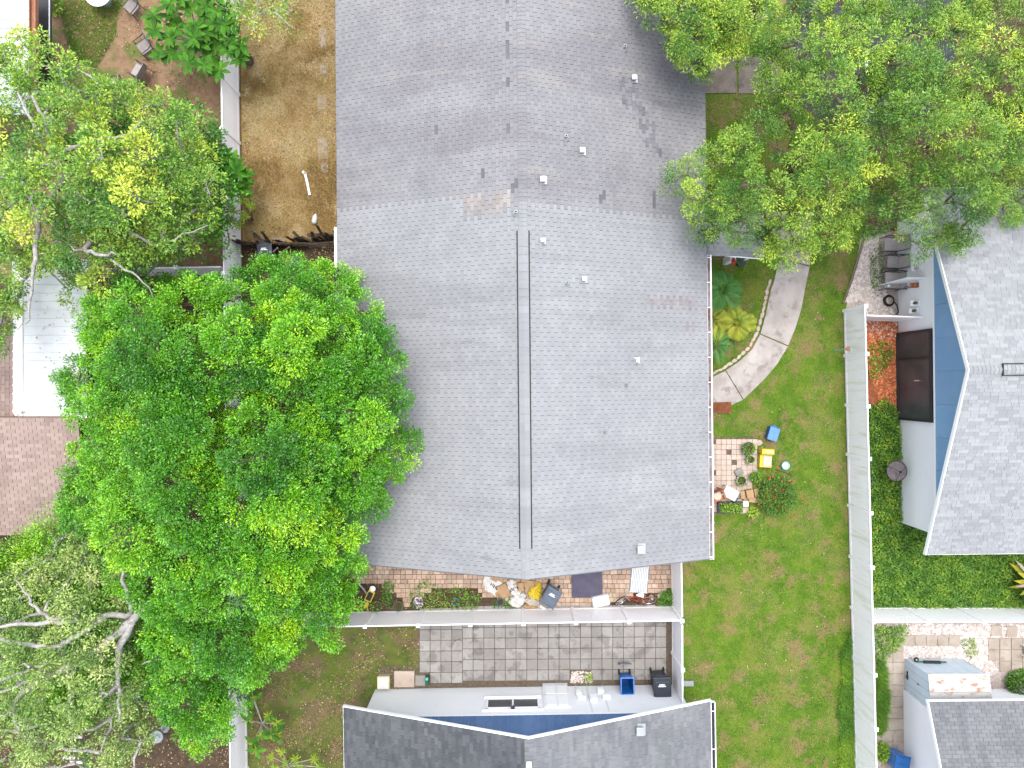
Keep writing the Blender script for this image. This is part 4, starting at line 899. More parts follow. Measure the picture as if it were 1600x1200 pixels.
scatter_leaves('patio_weeds', [(640, 920), (668, 905), (690, 920), (730, 915), (752, 930), (745, 950), (690, 950), (640, 950)], 850, .10, .05, G['fol_bed'], .3, label='green weeds by the blue pot along the white fence')
scatter_leaves('patio_weeds', [(775, 935), (805, 930), (810, 948), (770, 950)], 260, .10, .05, G['fol_bed'], .2, tint=(0, .5))
scatter_leaves('patio_weeds', [(1030, 925), (1048, 920), (1048, 944), (1026, 944)], 500, .11, .05, G['fol_bed'], .3, tint=(0, .6))
scatter_leaves('patio_weeds', [(600, 905), (618, 912), (612, 945), (596, 945)], 350, .10, .05, G['fol_bed'], .25, tint=(0, .5))
scatter_leaves('pebble_weeds', [(912, 1050), (928, 1052), (924, 1068), (914, 1068)], 90, .10, .05, G['fol_bed'], .12, tint=(.4, 1))

def fol_blob(parent, n, r, h, L, Wd, m, z0=.1, tint=(0, 1), name='foliage'):
    d = unit(RNG.normal(size=(n, 3)) * (1, 1, .8) + (0, 0, .25)); rr = RNG.uniform(.35, 1, (n, 1)) ** .5
    C = d * rr * (r, r, h) * (1, 1, .6) + (0, 0, z0 + h * .35)
    D = d + RNG.normal(size=(n, 3)) * .6; N = d * .4 + (0, 0, .8) + RNG.normal(size=(n, 3)) * .35
    o = leaves(name, C, D, N, RNG.uniform(.7, 1.3, n) * L, RNG.uniform(.7, 1.2, n) * Wd, RNG.uniform(tint[0], tint[1], n), m, parent); o['kind'] = 'stuff'; return o
def bush(label, u, v, r, h, n, m='fol_bed', L=.12, Wd=.06, z=0, tint=(0, 1), name='bush', cat='bush', stems=6, group=None):
    t = thing(name, label, cat, P(u, v, z), 0, group); fol_blob(t, n, r, h, L, Wd, G[m], .05, tint)
    b = MB()
    for i in range(stems): a = random.uniform(0, 6.28); b.tube([(0, 0, 0), (math.cos(a) * r * .3, math.sin(a) * r * .3, h * .4), (math.cos(a) * r * .75, math.sin(a) * r * .75, h * .7)], [.018, .012, .005], 5)
    b.build('stem', G['bark_brown'], t); return t
red_bush = bush('sprawling dark green bush dotted with red flowers beside the small patio', 1209, 772, .85, .9, 2600, tint=(0, .45), L=.10, Wd=.045, stems=9)
q = RNG.normal(size=(46, 2)) * (.5, .5)
b = MB()
for x, y in q: b.box((x, y, .55 + random.uniform(-.15, .15)), (.06, .06, .04), rz=random.random())
b.build('flowers', G['flower_red'], red_bush)['kind'] = 'stuff'
bush('dense dark green shrub between the gravel and corner house wall', 1590, 1066, .62, .6, 1500, tint=(0, .5))
bush('bright lime tuft beside the brown crate at the bush edge', 1174, 800, .2, .25, 120, tint=(.8, 1), L=.14, Wd=.05, stems=3)
bush('leafy light green weed growing by the fence near the blue bin', 1372, 1170, .35, .5, 600, tint=(.3, 1), L=.13, Wd=.07)
bush('orange and green croton in the top left yard edge', 88, 12, .35, .5, 260, m='fol_T1', tint=(.2, 1), L=.2, Wd=.08, stems=4)

# ------------------------------------------------------------------ rosettes: plumeria, palms, strap plants
def leaf_shape(L, Wd, m, droop=.25, fold=.03, seg=4):
    b = MB(); pr = [0, .62, 1.0, .8, .02]
    vs = []
    for i in range(seg + 1):
        t = i / seg; wv = Wd / 2 * pr[i]; z = -droop * L * t * t
        vs += [(L * t, -wv, z + fold * pr[i]), (L * t, 0, z), (L * t, wv, z + fold * pr[i])]
    fs = []
    for i in range(seg): k = i * 3; fs += [(k, k + 3, k + 4, k + 1), (k + 1, k + 4, k + 5, k + 2)]
    me = bpy.data.meshes.new('leaf'); me.from_pydata(vs, [], fs); me.materials.append(m); return me
def rosette(parent, p, mes, n, tilt=.35, scale=1, name='leaf', lean=(0, 0)):
    a0 = random.uniform(0, 6.28)
    for i in range(n):
        a = a0 + i * 2.399; up = random.uniform(.1, .75)
        o = link(name, random.choice(mes), parent, p + Vector((0, 0, .02 * i / n)))
        o.rotation_euler = (random.uniform(-.25, .25), -up * tilt * 2, a); s = scale * random.uniform(.8, 1.15); o.scale = (s, s, s)
pl_m = [leaf_shape(.50, .19, G['leaf_plum'], .12), leaf_shape(.44, .17, G['leaf_plum'], .2), leaf_shape(.54, .20, G['leaf_plum'], .08)]
def plumeria(label, base, tips, rad):
    t = thing('plumeria_tree', label, 'tree', P(*base)); b = MB()
    for (u, v, z) in tips:
        p = P(u, v, z) - t.location; rosette(t, p, pl_m, 9, tilt=.22)
        mid = Vector((p.x * .4, p.y * .4, p.z * .55)); b.tube([(0, 0, .3), mid, p], [.05, .035, .022], 6)
    b.build('branch', G['bark'], t); b = MB(); b.tube([(0, 0, 0), (.02, 0, .5)], [.10, .075], 8); b.build('trunk', G['bark'], t)
tips = []
random.seed(11)
for i in range(1500):
    u, v = random.uniform(240, 380), random.uniform(-15, 118)
    if not in_poly(np.array([u]), np.array([v]), [(232, 45), (250, 0), (300, -20), (350, -10), (372, 50), (385, 70), (372, 102), (350, 95), (345, 112), (310, 115), (290, 105), (262, 95), (245, 80)])[0]: continue
    if all(math.hypot(u - a, v - c) > 14.2 for a, c, _ in tips): tips.append((u, v, random.uniform(2.1, 2.9)))
plumeria('broad leaved plumeria overhanging the white fence at top left', (318, 75), tips[:33], 1)
tips = []
for i in range(300):
    u, v = random.uniform(320, 395), random.uniform(232, 360)
    if not in_poly(np.array([u]), np.array([v]), [(330, 232), (352, 240), (392, 275), (392, 300), (375, 300), (352, 300), (345, 270), (325, 258)])[0]: continue
    if all(math.hypot(u - a, v - c) > 14.5 for a, c, _ in tips): tips.append((u, v, random.uniform(1.9, 2.5)))
plumeria('smaller broad leaved plumeria halfway down the left white fence', (372, 285), tips, 1)
G['leaf_lime'] = mat('lime_leaf', (.14, .26, .02), (.25, .33, .02), 2.5, rough=.4, spec=.4, isl=.25, transl=.2)
lm = [leaf_shape(.26, .06, G['leaf_lime'], .3), leaf_shape(.22, .055, G['leaf_lime'], .2)]
t = thing('lime_shrub', 'lime green whorled shrub by the fence above the rotten fence', 'shrub', P(395, 345))
b = MB()
for (u, v, z) in ((378, 312, 1.7), (392, 322, 1.6), (366, 330, 1.6), (382, 340, 1.5), (372, 352, 1.4), (390, 308, 1.5), (360, 345, 1.5)):
    p = P(u, v, z) - t.location; rosette(t, p, lm, 11); b.tube([(0, 0, 0), p], [.03, .015], 5)
b.build('stem', G['bark_brown'], t)
t = thing('lime_shrub', 'lime green whorled shrub sprouting by the white fence at bottom left', 'shrub', P(410, 1130))
b = MB()
for (u, v, z) in ((392, 1078, 1.2), (395, 1092, 1.1), (420, 1118, 1.3), (432, 1130, 1.2), (424, 1146, 1.3), (432, 1148, 1.1), (408, 1150, 1.2), (396, 1160, 1.1), (400, 1172, 1.2), (388, 1125, 1.1)):
    p = P(u, v, z) - t.location; rosette(t, p, lm + pl_m[1:2], 9); b.tube([(0, 0, 0), p], [.03, .012], 5)
b.build('stem', G['bark'], t)
t = thing('lime_shrub', 'yellow green whorled shrub cut by the bottom frame edge on the left', 'shrub', P(450, 1195))
b = MB()
for (u, v, z) in ((424, 1182, 1.2), (440, 1174, 1.2), (446, 1190, 1.1), (462, 1186, 1.2), (468, 1200, 1.1), (492, 1185, 1.0), (500, 1198, 1.0), (430, 1200, 1.1), (450, 1205, 1.1)):
    p = P(u, v, z) - t.location; rosette(t, p, lm, 10); b.tube([(0, 0, 0), p], [.03, .012], 5)
b.build('stem', G['bark'], t)

def frond_mesh(L, m, n=13, lw=.011, ll=.46, droop=.35, vee=.5):
    b = MB(); zc = lambda t: .35 * L * t - droop * 1.6 * L * t * t; pts = [(L * t, 0, zc(t)) for t in (0, .25, .5, .75, 1)]
    b.tube(pts, [.014, .011, .008, .005, .002], 4)
    for i in range(n):
        t = .22 + .78 * i / (n - 1); x = L * t; z = zc(t); q = ll * (math.sin(math.pi * min(1, t * .85 + .1)) ** .6) * 1.0
        for sg in (-1, 1):
            e = Vector((x + q * .62, sg * q * .72, z - q * .18)); c = Vector((x, 0, z)); w_ = lw
            b.add([c, c + (e - c) * .5 + Vector((-w_, sg * w_ * .6, .02)), e, c + (e - c) * .5 + Vector((w_, -sg * w_ * .6, .02))], [(0, 1, 2, 3)])
    me = bpy.data.meshes.new('frond'); me.from_pydata(b.v, [], b.f); me.materials.append(m); return me
fm = [frond_mesh(.95, G['leaf_palm']), frond_mesh(.8, G['leaf_palm'], 20, droop=.5)]; fy = [frond_mesh(.75, G['leaf_palm_y'], 18), frond_mesh(.6, G['leaf_palm_y'], 16)]
def palm(label, u, v, h, n, mes, sc=1):
    p = P(u, v, h); t = thing('palm_plant', label, 'palm', (p.x, p.y, 0))
    b = MB(); b.lathe([(.09, 0), (.075, h * .5), (.06, h)], 8); b.build('trunk', G['bark_brown'], t)
    for i in range(n):
        o = link('frond', random.choice(mes), t, (0, 0, h)); o.rotation_euler = (random.uniform(-.15, .15), random.uniform(-.45, .25), i * 2.399 + random.uniform(-.2, .2)); s = sc * random.uniform(.75, 1.1); o.scale = (s, s, s)
palm('dark green palm under the eave near the porch roof', 1129, 452, 1.1, 22, fm)
palm('yellow green palm between the two darker palms', 1152, 505, .6, 16, fy)
palm('low green palm beside the lower bend of the walkway', 1118, 538, .8, 15, fm + fy[:1], .85)
palm('small green palm seedling tucked under the gutter', 1112, 500, .5, 8, fy, .8)
# yellow strap plant at the right edge
st = thing('yellow_bromeliad', 'large yellow strap leaved plant with dry bracts at the right edge', 'plant', P(1604, 905)); zz = .5
lc = [leaf_shape(1.3, .24, G['croton'], .2), leaf_shape(1.15, .22, G['croton'], .15)]; ld = [leaf_shape(1.4, .15, G['dry_leaf'], .1)]
for i in range(16):
    o = link('leaf', random.choice(lc) if i % 4 else ld[0], st, (0, 0, .35 + .02 * i)); o.rotation_euler = (random.uniform(-.3, .3), random.uniform(-.7, -.1), R(180) + (i - 8) * .22 + random.uniform(-.1, .1))
b = MB(); b.lathe([(.08, 0), (.06, .4)], 8); b.build('stem', G['bark_brown'], st)

# ------------------------------------------------------------------ trees
def seg_tubes(name, segs, m, parent, n=5):
    V, F = [], []; S = np.array(segs)  # x0 y0 z0 r0 x1 y1 z1 r1
    A, B = S[:, :3], S[:, 4:7]; d = unit(B - A); up = np.where(np.abs(d[:, 2:3]) > .95, np.array([[1., 0, 0]]), np.array([[0, 0, 1.]])); a = unit(np.cross(d, up)); c = np.cross(d, a)
    for k in range(n):
        an = 2 * math.pi * k / n; V.append(A + (a * math.cos(an) + c * math.sin(an)) * S[:, 3:4])
    for k in range(n):
        an = 2 * math.pi * k / n; V.append(B + (a * math.cos(an) + c * math.sin(an)) * S[:, 7:8])
    V = np.stack(V, 1).reshape(-1, 3); base = (np.arange(len(S)) * 2 * n)[:, None, None]
    F = np.array([[k, (k + 1) % n, n + (k + 1) % n, n + k] for k in range(n)])[None] + base
    return np_mesh(name, V, F.reshape(-1, 4), m, parent)

def tree(name, label, base, fork_z, outline, zrim, ztop, nlobe, lob_r, clumps, nleaf, LL, LW, m, bark, limbs=(), Rpx=130, trunk_r=.2, gap=0.0, flat=.7, clump_r=.3, tint_b=0.0, seed=1, droop=0.0, twig=.02, auto=6, name_kind='tree', min_px=26, keep=None, limb_k=1.0, bump=.8, tip_up=-.3, limb_dz=0.0):
    global RNG
    rs = RNG; RNG = np.random.default_rng(seed); rr = random.Random(seed)
    t = thing(name, label, name_kind, P(*base)); o3 = np.array(t.location)
    # lobes
    cand = sample_poly(outline, nlobe * 30); d = edge_dist(cand, outline); L = []
    for q, dd in zip(cand, d):
        if dd < 9: continue
        if all((q[0] - p[0]) ** 2 + (q[1] - p[1]) ** 2 > min_px ** 2 * (.45 if dd < 24 else 1) for p, _ in L): L.append((q, dd))
        if len(L) >= nlobe: break
    if gap: L = [x for x in L if rr.random() > gap]
    C, O, TT, RC = [], [], [], []
    tips = []
    for q, dd in L:
        prof = 1 - (1 - min(dd / Rpx, 1)) ** 2; z = zrim + (ztop - zrim) * prof + rr.uniform(-bump, bump); rl = min(lob_r * rr.uniform(.75, 1.25), dd * .021 + .22)
        c = world(q[None], z)[0]; nc = max(4, int(clumps * (rl / lob_r) ** 2)); tb = np.clip(rr.gauss(.5, .17) + tint_b, 0, 1)
        dv = unit(RNG.normal(size=(nc, 3))); dv[:, 2] = np.where(dv[:, 2] < -.35, -dv[:, 2], dv[:, 2]); dv = unit(dv)
        pos = c + dv * rl * RNG.uniform(.72, 1.05, (nc, 1)) * (1, 1, flat)
        C.append(pos); O.append(dv); TT.append(np.clip(tb + RNG.normal(0, .13, nc), 0, 1)); tips.append((c + (0, 0, rl * tip_up), rl))
    C, O, TT = np.vstack(C), np.vstack(O), np.concatenate(TT); nC = len(C)
    if keep is not None:
        kk = (H - C[:, 2]) / H / PPM; kp = keep(C[:, 0] / kk + 800, 600 - C[:, 1] / kk); C, O, TT = C[kp], O[kp], TT[kp]; nC = len(C)
    # leaves
    k = nleaf; idx = np.repeat(np.arange(nC), k); n = len(idx); od = unit(RNG.normal(size=(n, 3))); off = od * clump_r * (RNG.uniform(.15, 1, (n, 1)) ** .6) * (1, 1, .75) * np.repeat(RNG.uniform(.7, 1.25, nC), k)[:, None]
    LC = C[idx] + off; D = unit(off) + O[idx] * .6 + RNG.normal(size=(n, 3)) * .45; D[:, 2] -= droop; N = O[idx] * .35 + od * .55 + (0, 0, .55) + RNG.normal(size=(n, 3)) * .35
    lv = leaves('crown', LC - o3, D, N, RNG.uniform(.65, 1.25, n) * LL, RNG.uniform(.7, 1.2, n) * LW, np.clip(TT[idx] + RNG.normal(0, .1, n), 0, 1), m, t); lv['kind'] = 'stuff'
    # wood: trunk, given limbs, limbs grown to lobes, twigs to clumps
    nodes = [np.array(P(*base)), np.array(P(*base)) + (0, 0, fork_z)]; par = [-1, 0]
    b = MB(); f = nodes[1] - o3; b.tube([(0, 0, -.1), (trunk_r * .2, 0, fork_z * .5), tuple(f)], [trunk_r * 1.3, trunk_r, trunk_r * .9], 10); b.build('trunk', bark, t, smooth=True)
    for lm_ in limbs:
        pts = [np.array(P(u, v, z + (limb_dz if z > 4 else 0))) - o3 for u, v, z, r in lm_]; rad = [r * limb_k for *_, r in lm_]
        # smooth with jitter
        pp, rd = [], []
        for i in range(len(pts) - 1):
            for s in range(4): ff = s / 4; pp.append(pts[i] * (1 - ff) + pts[i + 1] * ff + (RNG.normal(size=3) * .035 if s else 0)); rd.append(rad[i] * (1 - ff) + rad[i + 1] * ff)
        pp.append(pts[-1]); rd.append(rad[-1]); b = MB(); b.tube([tuple(x) for x in pp], rd, 7); b.build('limb', bark, t, smooth=True)
        prev = None
        for x in pp: nodes.append(x + o3); par.append(-1 if prev is None else prev); prev = len(nodes) - 1
    segs = []
    NP = np.array(nodes); used = list(range(1, len(nodes)))
    tgt = sorted([c for c, _ in tips], key=lambda c: np.linalg.norm(c - NP[1]))
    def grow(tg, r0, r1, jit, store):
        nonlocal NP
        dd = np.linalg.norm(NP - tg, axis=1) + np.where(NP[:, 2] > tg[2] + .3, 1.5, 0); i = int(np.argmin(dd[1:])) + 1; A = NP[i]; ln = np.linalg.norm(tg - A)
        if ln < .05: return
        k = max(2, int(ln / .45)); prev = A; new = []
        for s in range(1, k + 1):
            f = s / k; x = A + (tg - A) * f + (RNG.normal(size=3) * jit if s < k else 0) + np.array((0, 0, .12 * math.sin(math.pi * f))); ra = r0 + (r1 - r0) * (s - 1) / k; rb = r0 + (r1 - r0) * f
            store.append((*prev, ra, *x, rb)); new.append(x); prev = x
        NP = np.vstack([NP, new])
    for c in tgt: grow(c, twig * 2.6, twig * 1.1, .07, segs)
    sub = RNG.permutation(nC)[:int(nC * .55)]
    tw = []
    base_nodes = NP.copy()
    for i in sub:
        dd = np.linalg.norm(base_nodes - C[i], axis=1); j = int(np.argmin(dd)); A = base_nodes[j]
        if dd[j] > 2.2: continue
        mid = (A + C[i]) / 2 + RNG.normal(size=3) * .07; tw.append((*A, twig * .7, *mid, twig * .5)); tw.append((*mid, twig * .5, *C[i], twig * .22))
    S = np.array(segs + tw); S[:, :3] -= o3; S[:, 4:7] -= o3
    seg_tubes('twigs', S, bark, t)['kind'] = 'stuff'
    RNG = rs
    return t

T2 = [(190, 430), (240, 425), (300, 432), (350, 445), (400, 412), (450, 405), (500, 425), (545, 412), (556, 450), (590, 475), (600, 512), (628, 545), (620, 580), (632, 612), (640, 662), (662, 692), (652, 712), (640, 742), (603, 745), (585, 772), (617, 800), (600, 832), (572, 845), (578, 885), (552, 902), (560, 925), (556, 962), (545, 975), (520, 1005), (470, 1002), (432, 1035), (420, 1060), (382, 1062), (370, 1120), (345, 1150), (320, 1190), (290, 1150), (240, 1090), (215, 1060), (240, 960), (160, 900), (118, 840), (100, 770), (126, 700), (106, 640), (84, 605), (130, 560), (135, 500), (150, 450)]
tree('broadleaf_tree', 'huge dense bright green tree overhanging the left side of the big roof', (470, 690), 2.2, T2, 3.7, 8.2, 165, .86, 22, 150, .088, .046, G['fol_T2'], G['bark_brown'], Rpx=150, trunk_r=.28, clump_r=.30, seed=3, twig=.02, bump=1.4, flat=.9,
     limbs=[[(440, 670, 2.2, .2), (380, 690, 5, .14), (300, 720, 7, .07)], [(440, 670, 2.2, .2), (440, 600, 5, .13), (400, 520, 6.5, .06)], [(440, 670, 2.2, .2), (440, 780, 5, .13), (420, 880, 6, .06)], [(440, 670, 2.2, .18), (500, 640, 5, .1), (560, 640, 5.5, .05)]], min_px=32)
T1 = [(-70, 100), (-10, 90), (20, 45), (60, 60), (92, 32), (120, 85), (145, 135), (190, 112), (225, 150), (280, 150), (312, 170), (325, 235), (345, 300), (345, 345), (300, 392), (270, 402), (225, 430), (225, 470), (180, 490), (135, 500), (112, 480), (92, 440), (58, 425), (48, 490), (20, 510), (0, 580), (-70, 590)]
def k1(u, v): return ~((u > 40) & (u < 100) & (v > 425) & (v < 640))
tree('pale_branched_tree', 'pale branched tree with yellow green leaves over the top left yard', (215, 318), 2.6, T1, 3.9, 7.4, 150, .60, 10, 60, .115, .055, G['fol_T1'], G['bark_grey'], Rpx=150, trunk_r=.2, gap=.1, clump_r=.27, seed=8, bump=1.0, tip_up=.1, limb_dz=.7, twig=.021, tint_b=.04, keep=k1,
     limbs=[[(170, 294, 2.6, .17), (120, 262, 5, .14), (85, 245, 6.2, .10), (70, 190, 6.8, .07), (50, 150, 7.2, .04)], [(120, 262, 5, .1), (95, 235, 6.3, .08), (160, 218, 6.6, .06), (200, 212, 6.8, .04), (222, 190, 6.9, .02)],
            [(85, 245, 6.2, .08), (58, 205, 6.8, .06), (28, 145, 7, .03)], [(170, 294, 2.6, .12), (208, 300, 4.4, .09), (222, 255, 5.2, .07), (250, 235, 5.5, .035)], [(208, 300, 4.4, .06), (235, 272, 5.3, .05), (252, 258, 5.5, .025)],
            [(120, 262, 5, .12), (60, 330, 6, .1), (55, 390, 6.3, .08), (50, 440, 6.4, .05), (46, 500, 6.3, .03), (28, 515, 6.2, .015)], [(170, 294, 2.6, .12), (160, 360, 5, .09), (205, 364, 5.6, .06), (240, 384, 5.7, .05), (275, 374, 5.7, .035), (325, 352, 5.5, .02)],
            [(160, 360, 5, .1), (132, 390, 6, .09), (150, 398, 6.2, .06), (182, 398, 6.3, .03)], [(132, 390, 6, .06), (180, 410, 6, .05), (215, 432, 6, .03), (245, 474, 5.8, .015)], [(160, 360, 5, .06), (185, 345, 6.2, .045), (205, 325, 6.5, .03)],
            [(85, 245, 6.2, .07), (20, 250, 6.8, .05), (0, 280, 7, .04)]], min_px=24)
T3 = [(-70, 900), (-10, 880), (40, 885), (90, 850), (110, 800), (160, 800), (215, 830), (250, 880), (255, 915), (245, 960), (275, 1000), (282, 1060), (265, 1110), (235, 1130), (232, 1160), (225, 1215), (-70, 1230)]
tree('silvery_tree', 'tree with thick silvery bare limbs at the bottom left corner', (322, 890), 3.2, T3, 3.8, 6.6, 135, .62, 10, 60, .105, .048, G['fol_T3'], G['bark_grey'], Rpx=130, trunk_r=.22, gap=.2, clump_r=.28, seed=12, tip_up=.1, limb_dz=.0, twig=.026, tint_b=.03, limb_k=.85,
     limbs=[[(262, 925, 3.2, .2), (224, 944, 6.3, .17), (206, 970, 6.6, .17), (186, 1012, 6.6, .14), (184, 1070, 6.4, .08), (186, 1128, 6.2, .04)], [(206, 958, 6.5, .12), (165, 962, 6.9, .11), (110, 970, 7, .10), (75, 972, 7, .09), (28, 975, 7, .07), (-20, 980, 7, .05)],
            [(165, 962, 6.9, .10), (135, 985, 7, .11), (104, 1004, 7, .10), (85, 1011, 7, .09), (50, 1008, 7, .09), (0, 998, 7, .07)], [(206, 970, 6.6, .16), (170, 1000, 6.8, .16), (130, 1032, 6.8, .17), (90, 1050, 6.7, .15), (40, 1078, 6.6, .13), (24, 1098, 6.6, .06), (22, 1122, 6.5, .05), (30, 1160, 6.4, .025)],
            [(28, 1092, 6.6, .06), (14, 1110, 6.6, .05), (-20, 1130, 6.6, .04)], [(206, 955, 6.5, .1), (200, 930, 7, .09), (192, 910, 7.2, .07), (190, 888, 7.4, .04)], [(110, 970, 7, .06), (75, 965, 7.2, .07), (50, 945, 7.4, .06), (45, 930, 7.5, .04), (22, 905, 7.5, .02)],
            [(45, 1066, 6.7, .07), (20, 1075, 6.8, .055), (-10, 1085, 6.8, .05)], [(90, 1030, 6.9, .05), (40, 1050, 7, .05), (0, 1063, 7, .04)], [(222, 1038, 6.3, .03), (245, 1030, 6.4, .025), (275, 1018, 6.4, .02)], [(22, 1125, 6.5, .03), (45, 1138, 6.5, .025), (50, 1152, 6.5, .015)]], min_px=22)
TR = [(1045, 262), (1090, 250), (1112, 225), (1170, 198), (1182, 170), (1170, 120), (1190, 60), (1222, 20), (1205, -50), (1700, -50), (1700, 330), (1615, 322), (1575, 350), (1520, 375), (1480, 395), (1450, 392), (1425, 400), (1405, 366), (1375, 352), (1340, 362), (1300, 405), (1262, 395), (1225, 420), (1180, 385), (1140, 372), (1095, 372), (1060, 352), (1042, 310)]
tree('feathery_tree', 'wide olive green feathery tree filling the top right', (1235, 262), 2.4, TR, 3.6, 7.4, 230, .66, 12, 92, .10, .034, G['fol_TR'], G['bark_brown'], Rpx=150, trunk_r=.24, gap=.10, clump_r=.28, seed=21, bump=1.4, droop=.25, twig=.02,
     limbs=[[(1262, 240, 2.4, .2), (1290, 200, 5, .14), (1340, 140, 6.5, .08)], [(1262, 240, 2.4, .16), (1228, 180, 4.5, .12), (1216, 200, 4.9, .10)], [(1262, 240, 2.4, .18), (1380, 220, 5.5, .11), (1420, 205, 6.2, .08), (1470, 190, 6.6, .05)], [(1262, 240, 2.4, .16), (1300, 300, 5.5, .1), (1280, 340, 5.6, .05)],
            [(1380, 220, 5.5, .1), (1460, 240, 6.3, .07), (1490, 225, 6.6, .04)], [(1290, 200, 5, .1), (1420, 60, 7.2, .06), (1448, 52, 7.4, .04)]], min_px=25)
TN = [(985, -40), (998, 8), (1002, 30), (1040, 48), (1058, 92), (1100, 118), (1122, 98), (1165, 92), (1186, 60), (1204, 8), (1190, -60)]
tree('feathery_tree', 'smaller olive green tree crown poking over the roof at the top edge', (1085, -60), 2.2, TN, 4.2, 6.2, 50, .68, 13, 80, .105, .036, G['fol_TR'], G['bark_brown'], Rpx=80, trunk_r=.16, clump_r=.29, seed=31, droop=.2, twig=.018, min_px=20)
TS = [(330, -50), (345, 15), (372, 40), (398, 62), (420, 35), (455, 62), (470, 20), (462, -50)]
tree('feathery_tree', 'wispy drooping branch tips above the straw yard at the top edge', (420, -130), 2.6, TS, 3.9, 4.8, 22, .7, 12, 15, .12, .045, G['fol_TR'], G['bark'], Rpx=60, trunk_r=.12, clump_r=.36, seed=41, droop=.35, twig=.014, min_px=16)
TG = [(-60, 870), (0, 858), (50, 830), (80, 790), (125, 770), (130, 830), (110, 880), (60, 905), (0, 925), (-60, 930)]
tree('soft_green_shrub', 'soft bright green feathery shrub below the pink roof', (40, 850), .8, TG, 2.2, 3.8, 34, .8, 44, 20, .12, .035, G['fol_T2'], G['bark_brown'], Rpx=60, trunk_r=.1, clump_r=.28, seed=51, twig=.012, tint_b=.2, name_kind='shrub', min_px=16)
TU = [(100, 150), (330, 170), (372, 300), (360, 400), (200, 410), (100, 380)]
tree('understory_tree', 'dark green lower tree under the pale branched tree', (250, 290), 1.2, TU, 2.0, 3.3, 60, .8, 30, 15, .14, .07, G['fol_T2'], G['bark_brown'], Rpx=90, trunk_r=.1, gap=.25, clump_r=.3, seed=61, twig=.014, tint_b=-.25, min_px=24)
TV = [(-60, 900), (230, 880), (280, 960), (250, 1080), (150, 1130), (-60, 1110)]
tree('understory_tree', 'mid green lower tree beneath the silvery bare limbs', (110, 980), 1.2, TV, 2.2, 3.9, 100, .8, 18, 55, .12, .055, G['fol_T2'], G['bark_brown'], Rpx=90, trunk_r=.1, gap=.12, clump_r=.3, seed=71, twig=.014, tint_b=.05, min_px=22)

# ------------------------------------------------------------------ leaf litter
G['litter'] = mat('leaf_litter', (.1, .3, .02), rough=.85, isl=.3, tint=((0, (.05, .03, .015)), (.5, (.20, .12, .06)), (.85, (.38, .27, .15)), (1, (.5, .42, .3))))
for nm, poly, n in (('yard_litter', [(100, 0), (372, 0), (378, 430), (100, 430)], 5200), ('back_litter', [(388, 985), (655, 980), (655, 1072), (590, 1080), (545, 1210), (388, 1210)], 3200), ('fence_litter', [(382, 386), (530, 384), (530, 440), (382, 440)], 1500),
                    ('patio_litter', [(556, 905), (1046, 925), (1046, 944), (556, 954)], 1500), ('corner_litter', [(0, 1060), (380, 1060), (380, 1205), (0, 1205)], 2500), ('straw_debris', [(378, 0), (528, 0), (530, 366), (382, 376)], 1500), ('lawn_litter', [(1110, 600), (1310, 400), (1325, 1205), (1070, 1205)], 900)):
    q = sample_poly(poly, n); q = q[fbm(q[:, 0] + 90, q[:, 1], .03) + RNG.uniform(-.12, .12, n) > .47]; n = len(q); C = world(q, 0); C[:, 2] = .025 + RNG.uniform(0, .03, n)
    leaves(nm, C, RNG.normal(size=(n, 3)) * (1, 1, .12), RNG.normal(size=(n, 3)) * .25 + (0, 0, 1.), RNG.uniform(.04, .10, n), RNG.uniform(.025, .05, n), RNG.uniform(0, 1, n) ** (1.0 if nm != 'straw_debris' else 2.5), G['litter'])['kind'] = 'stuff'

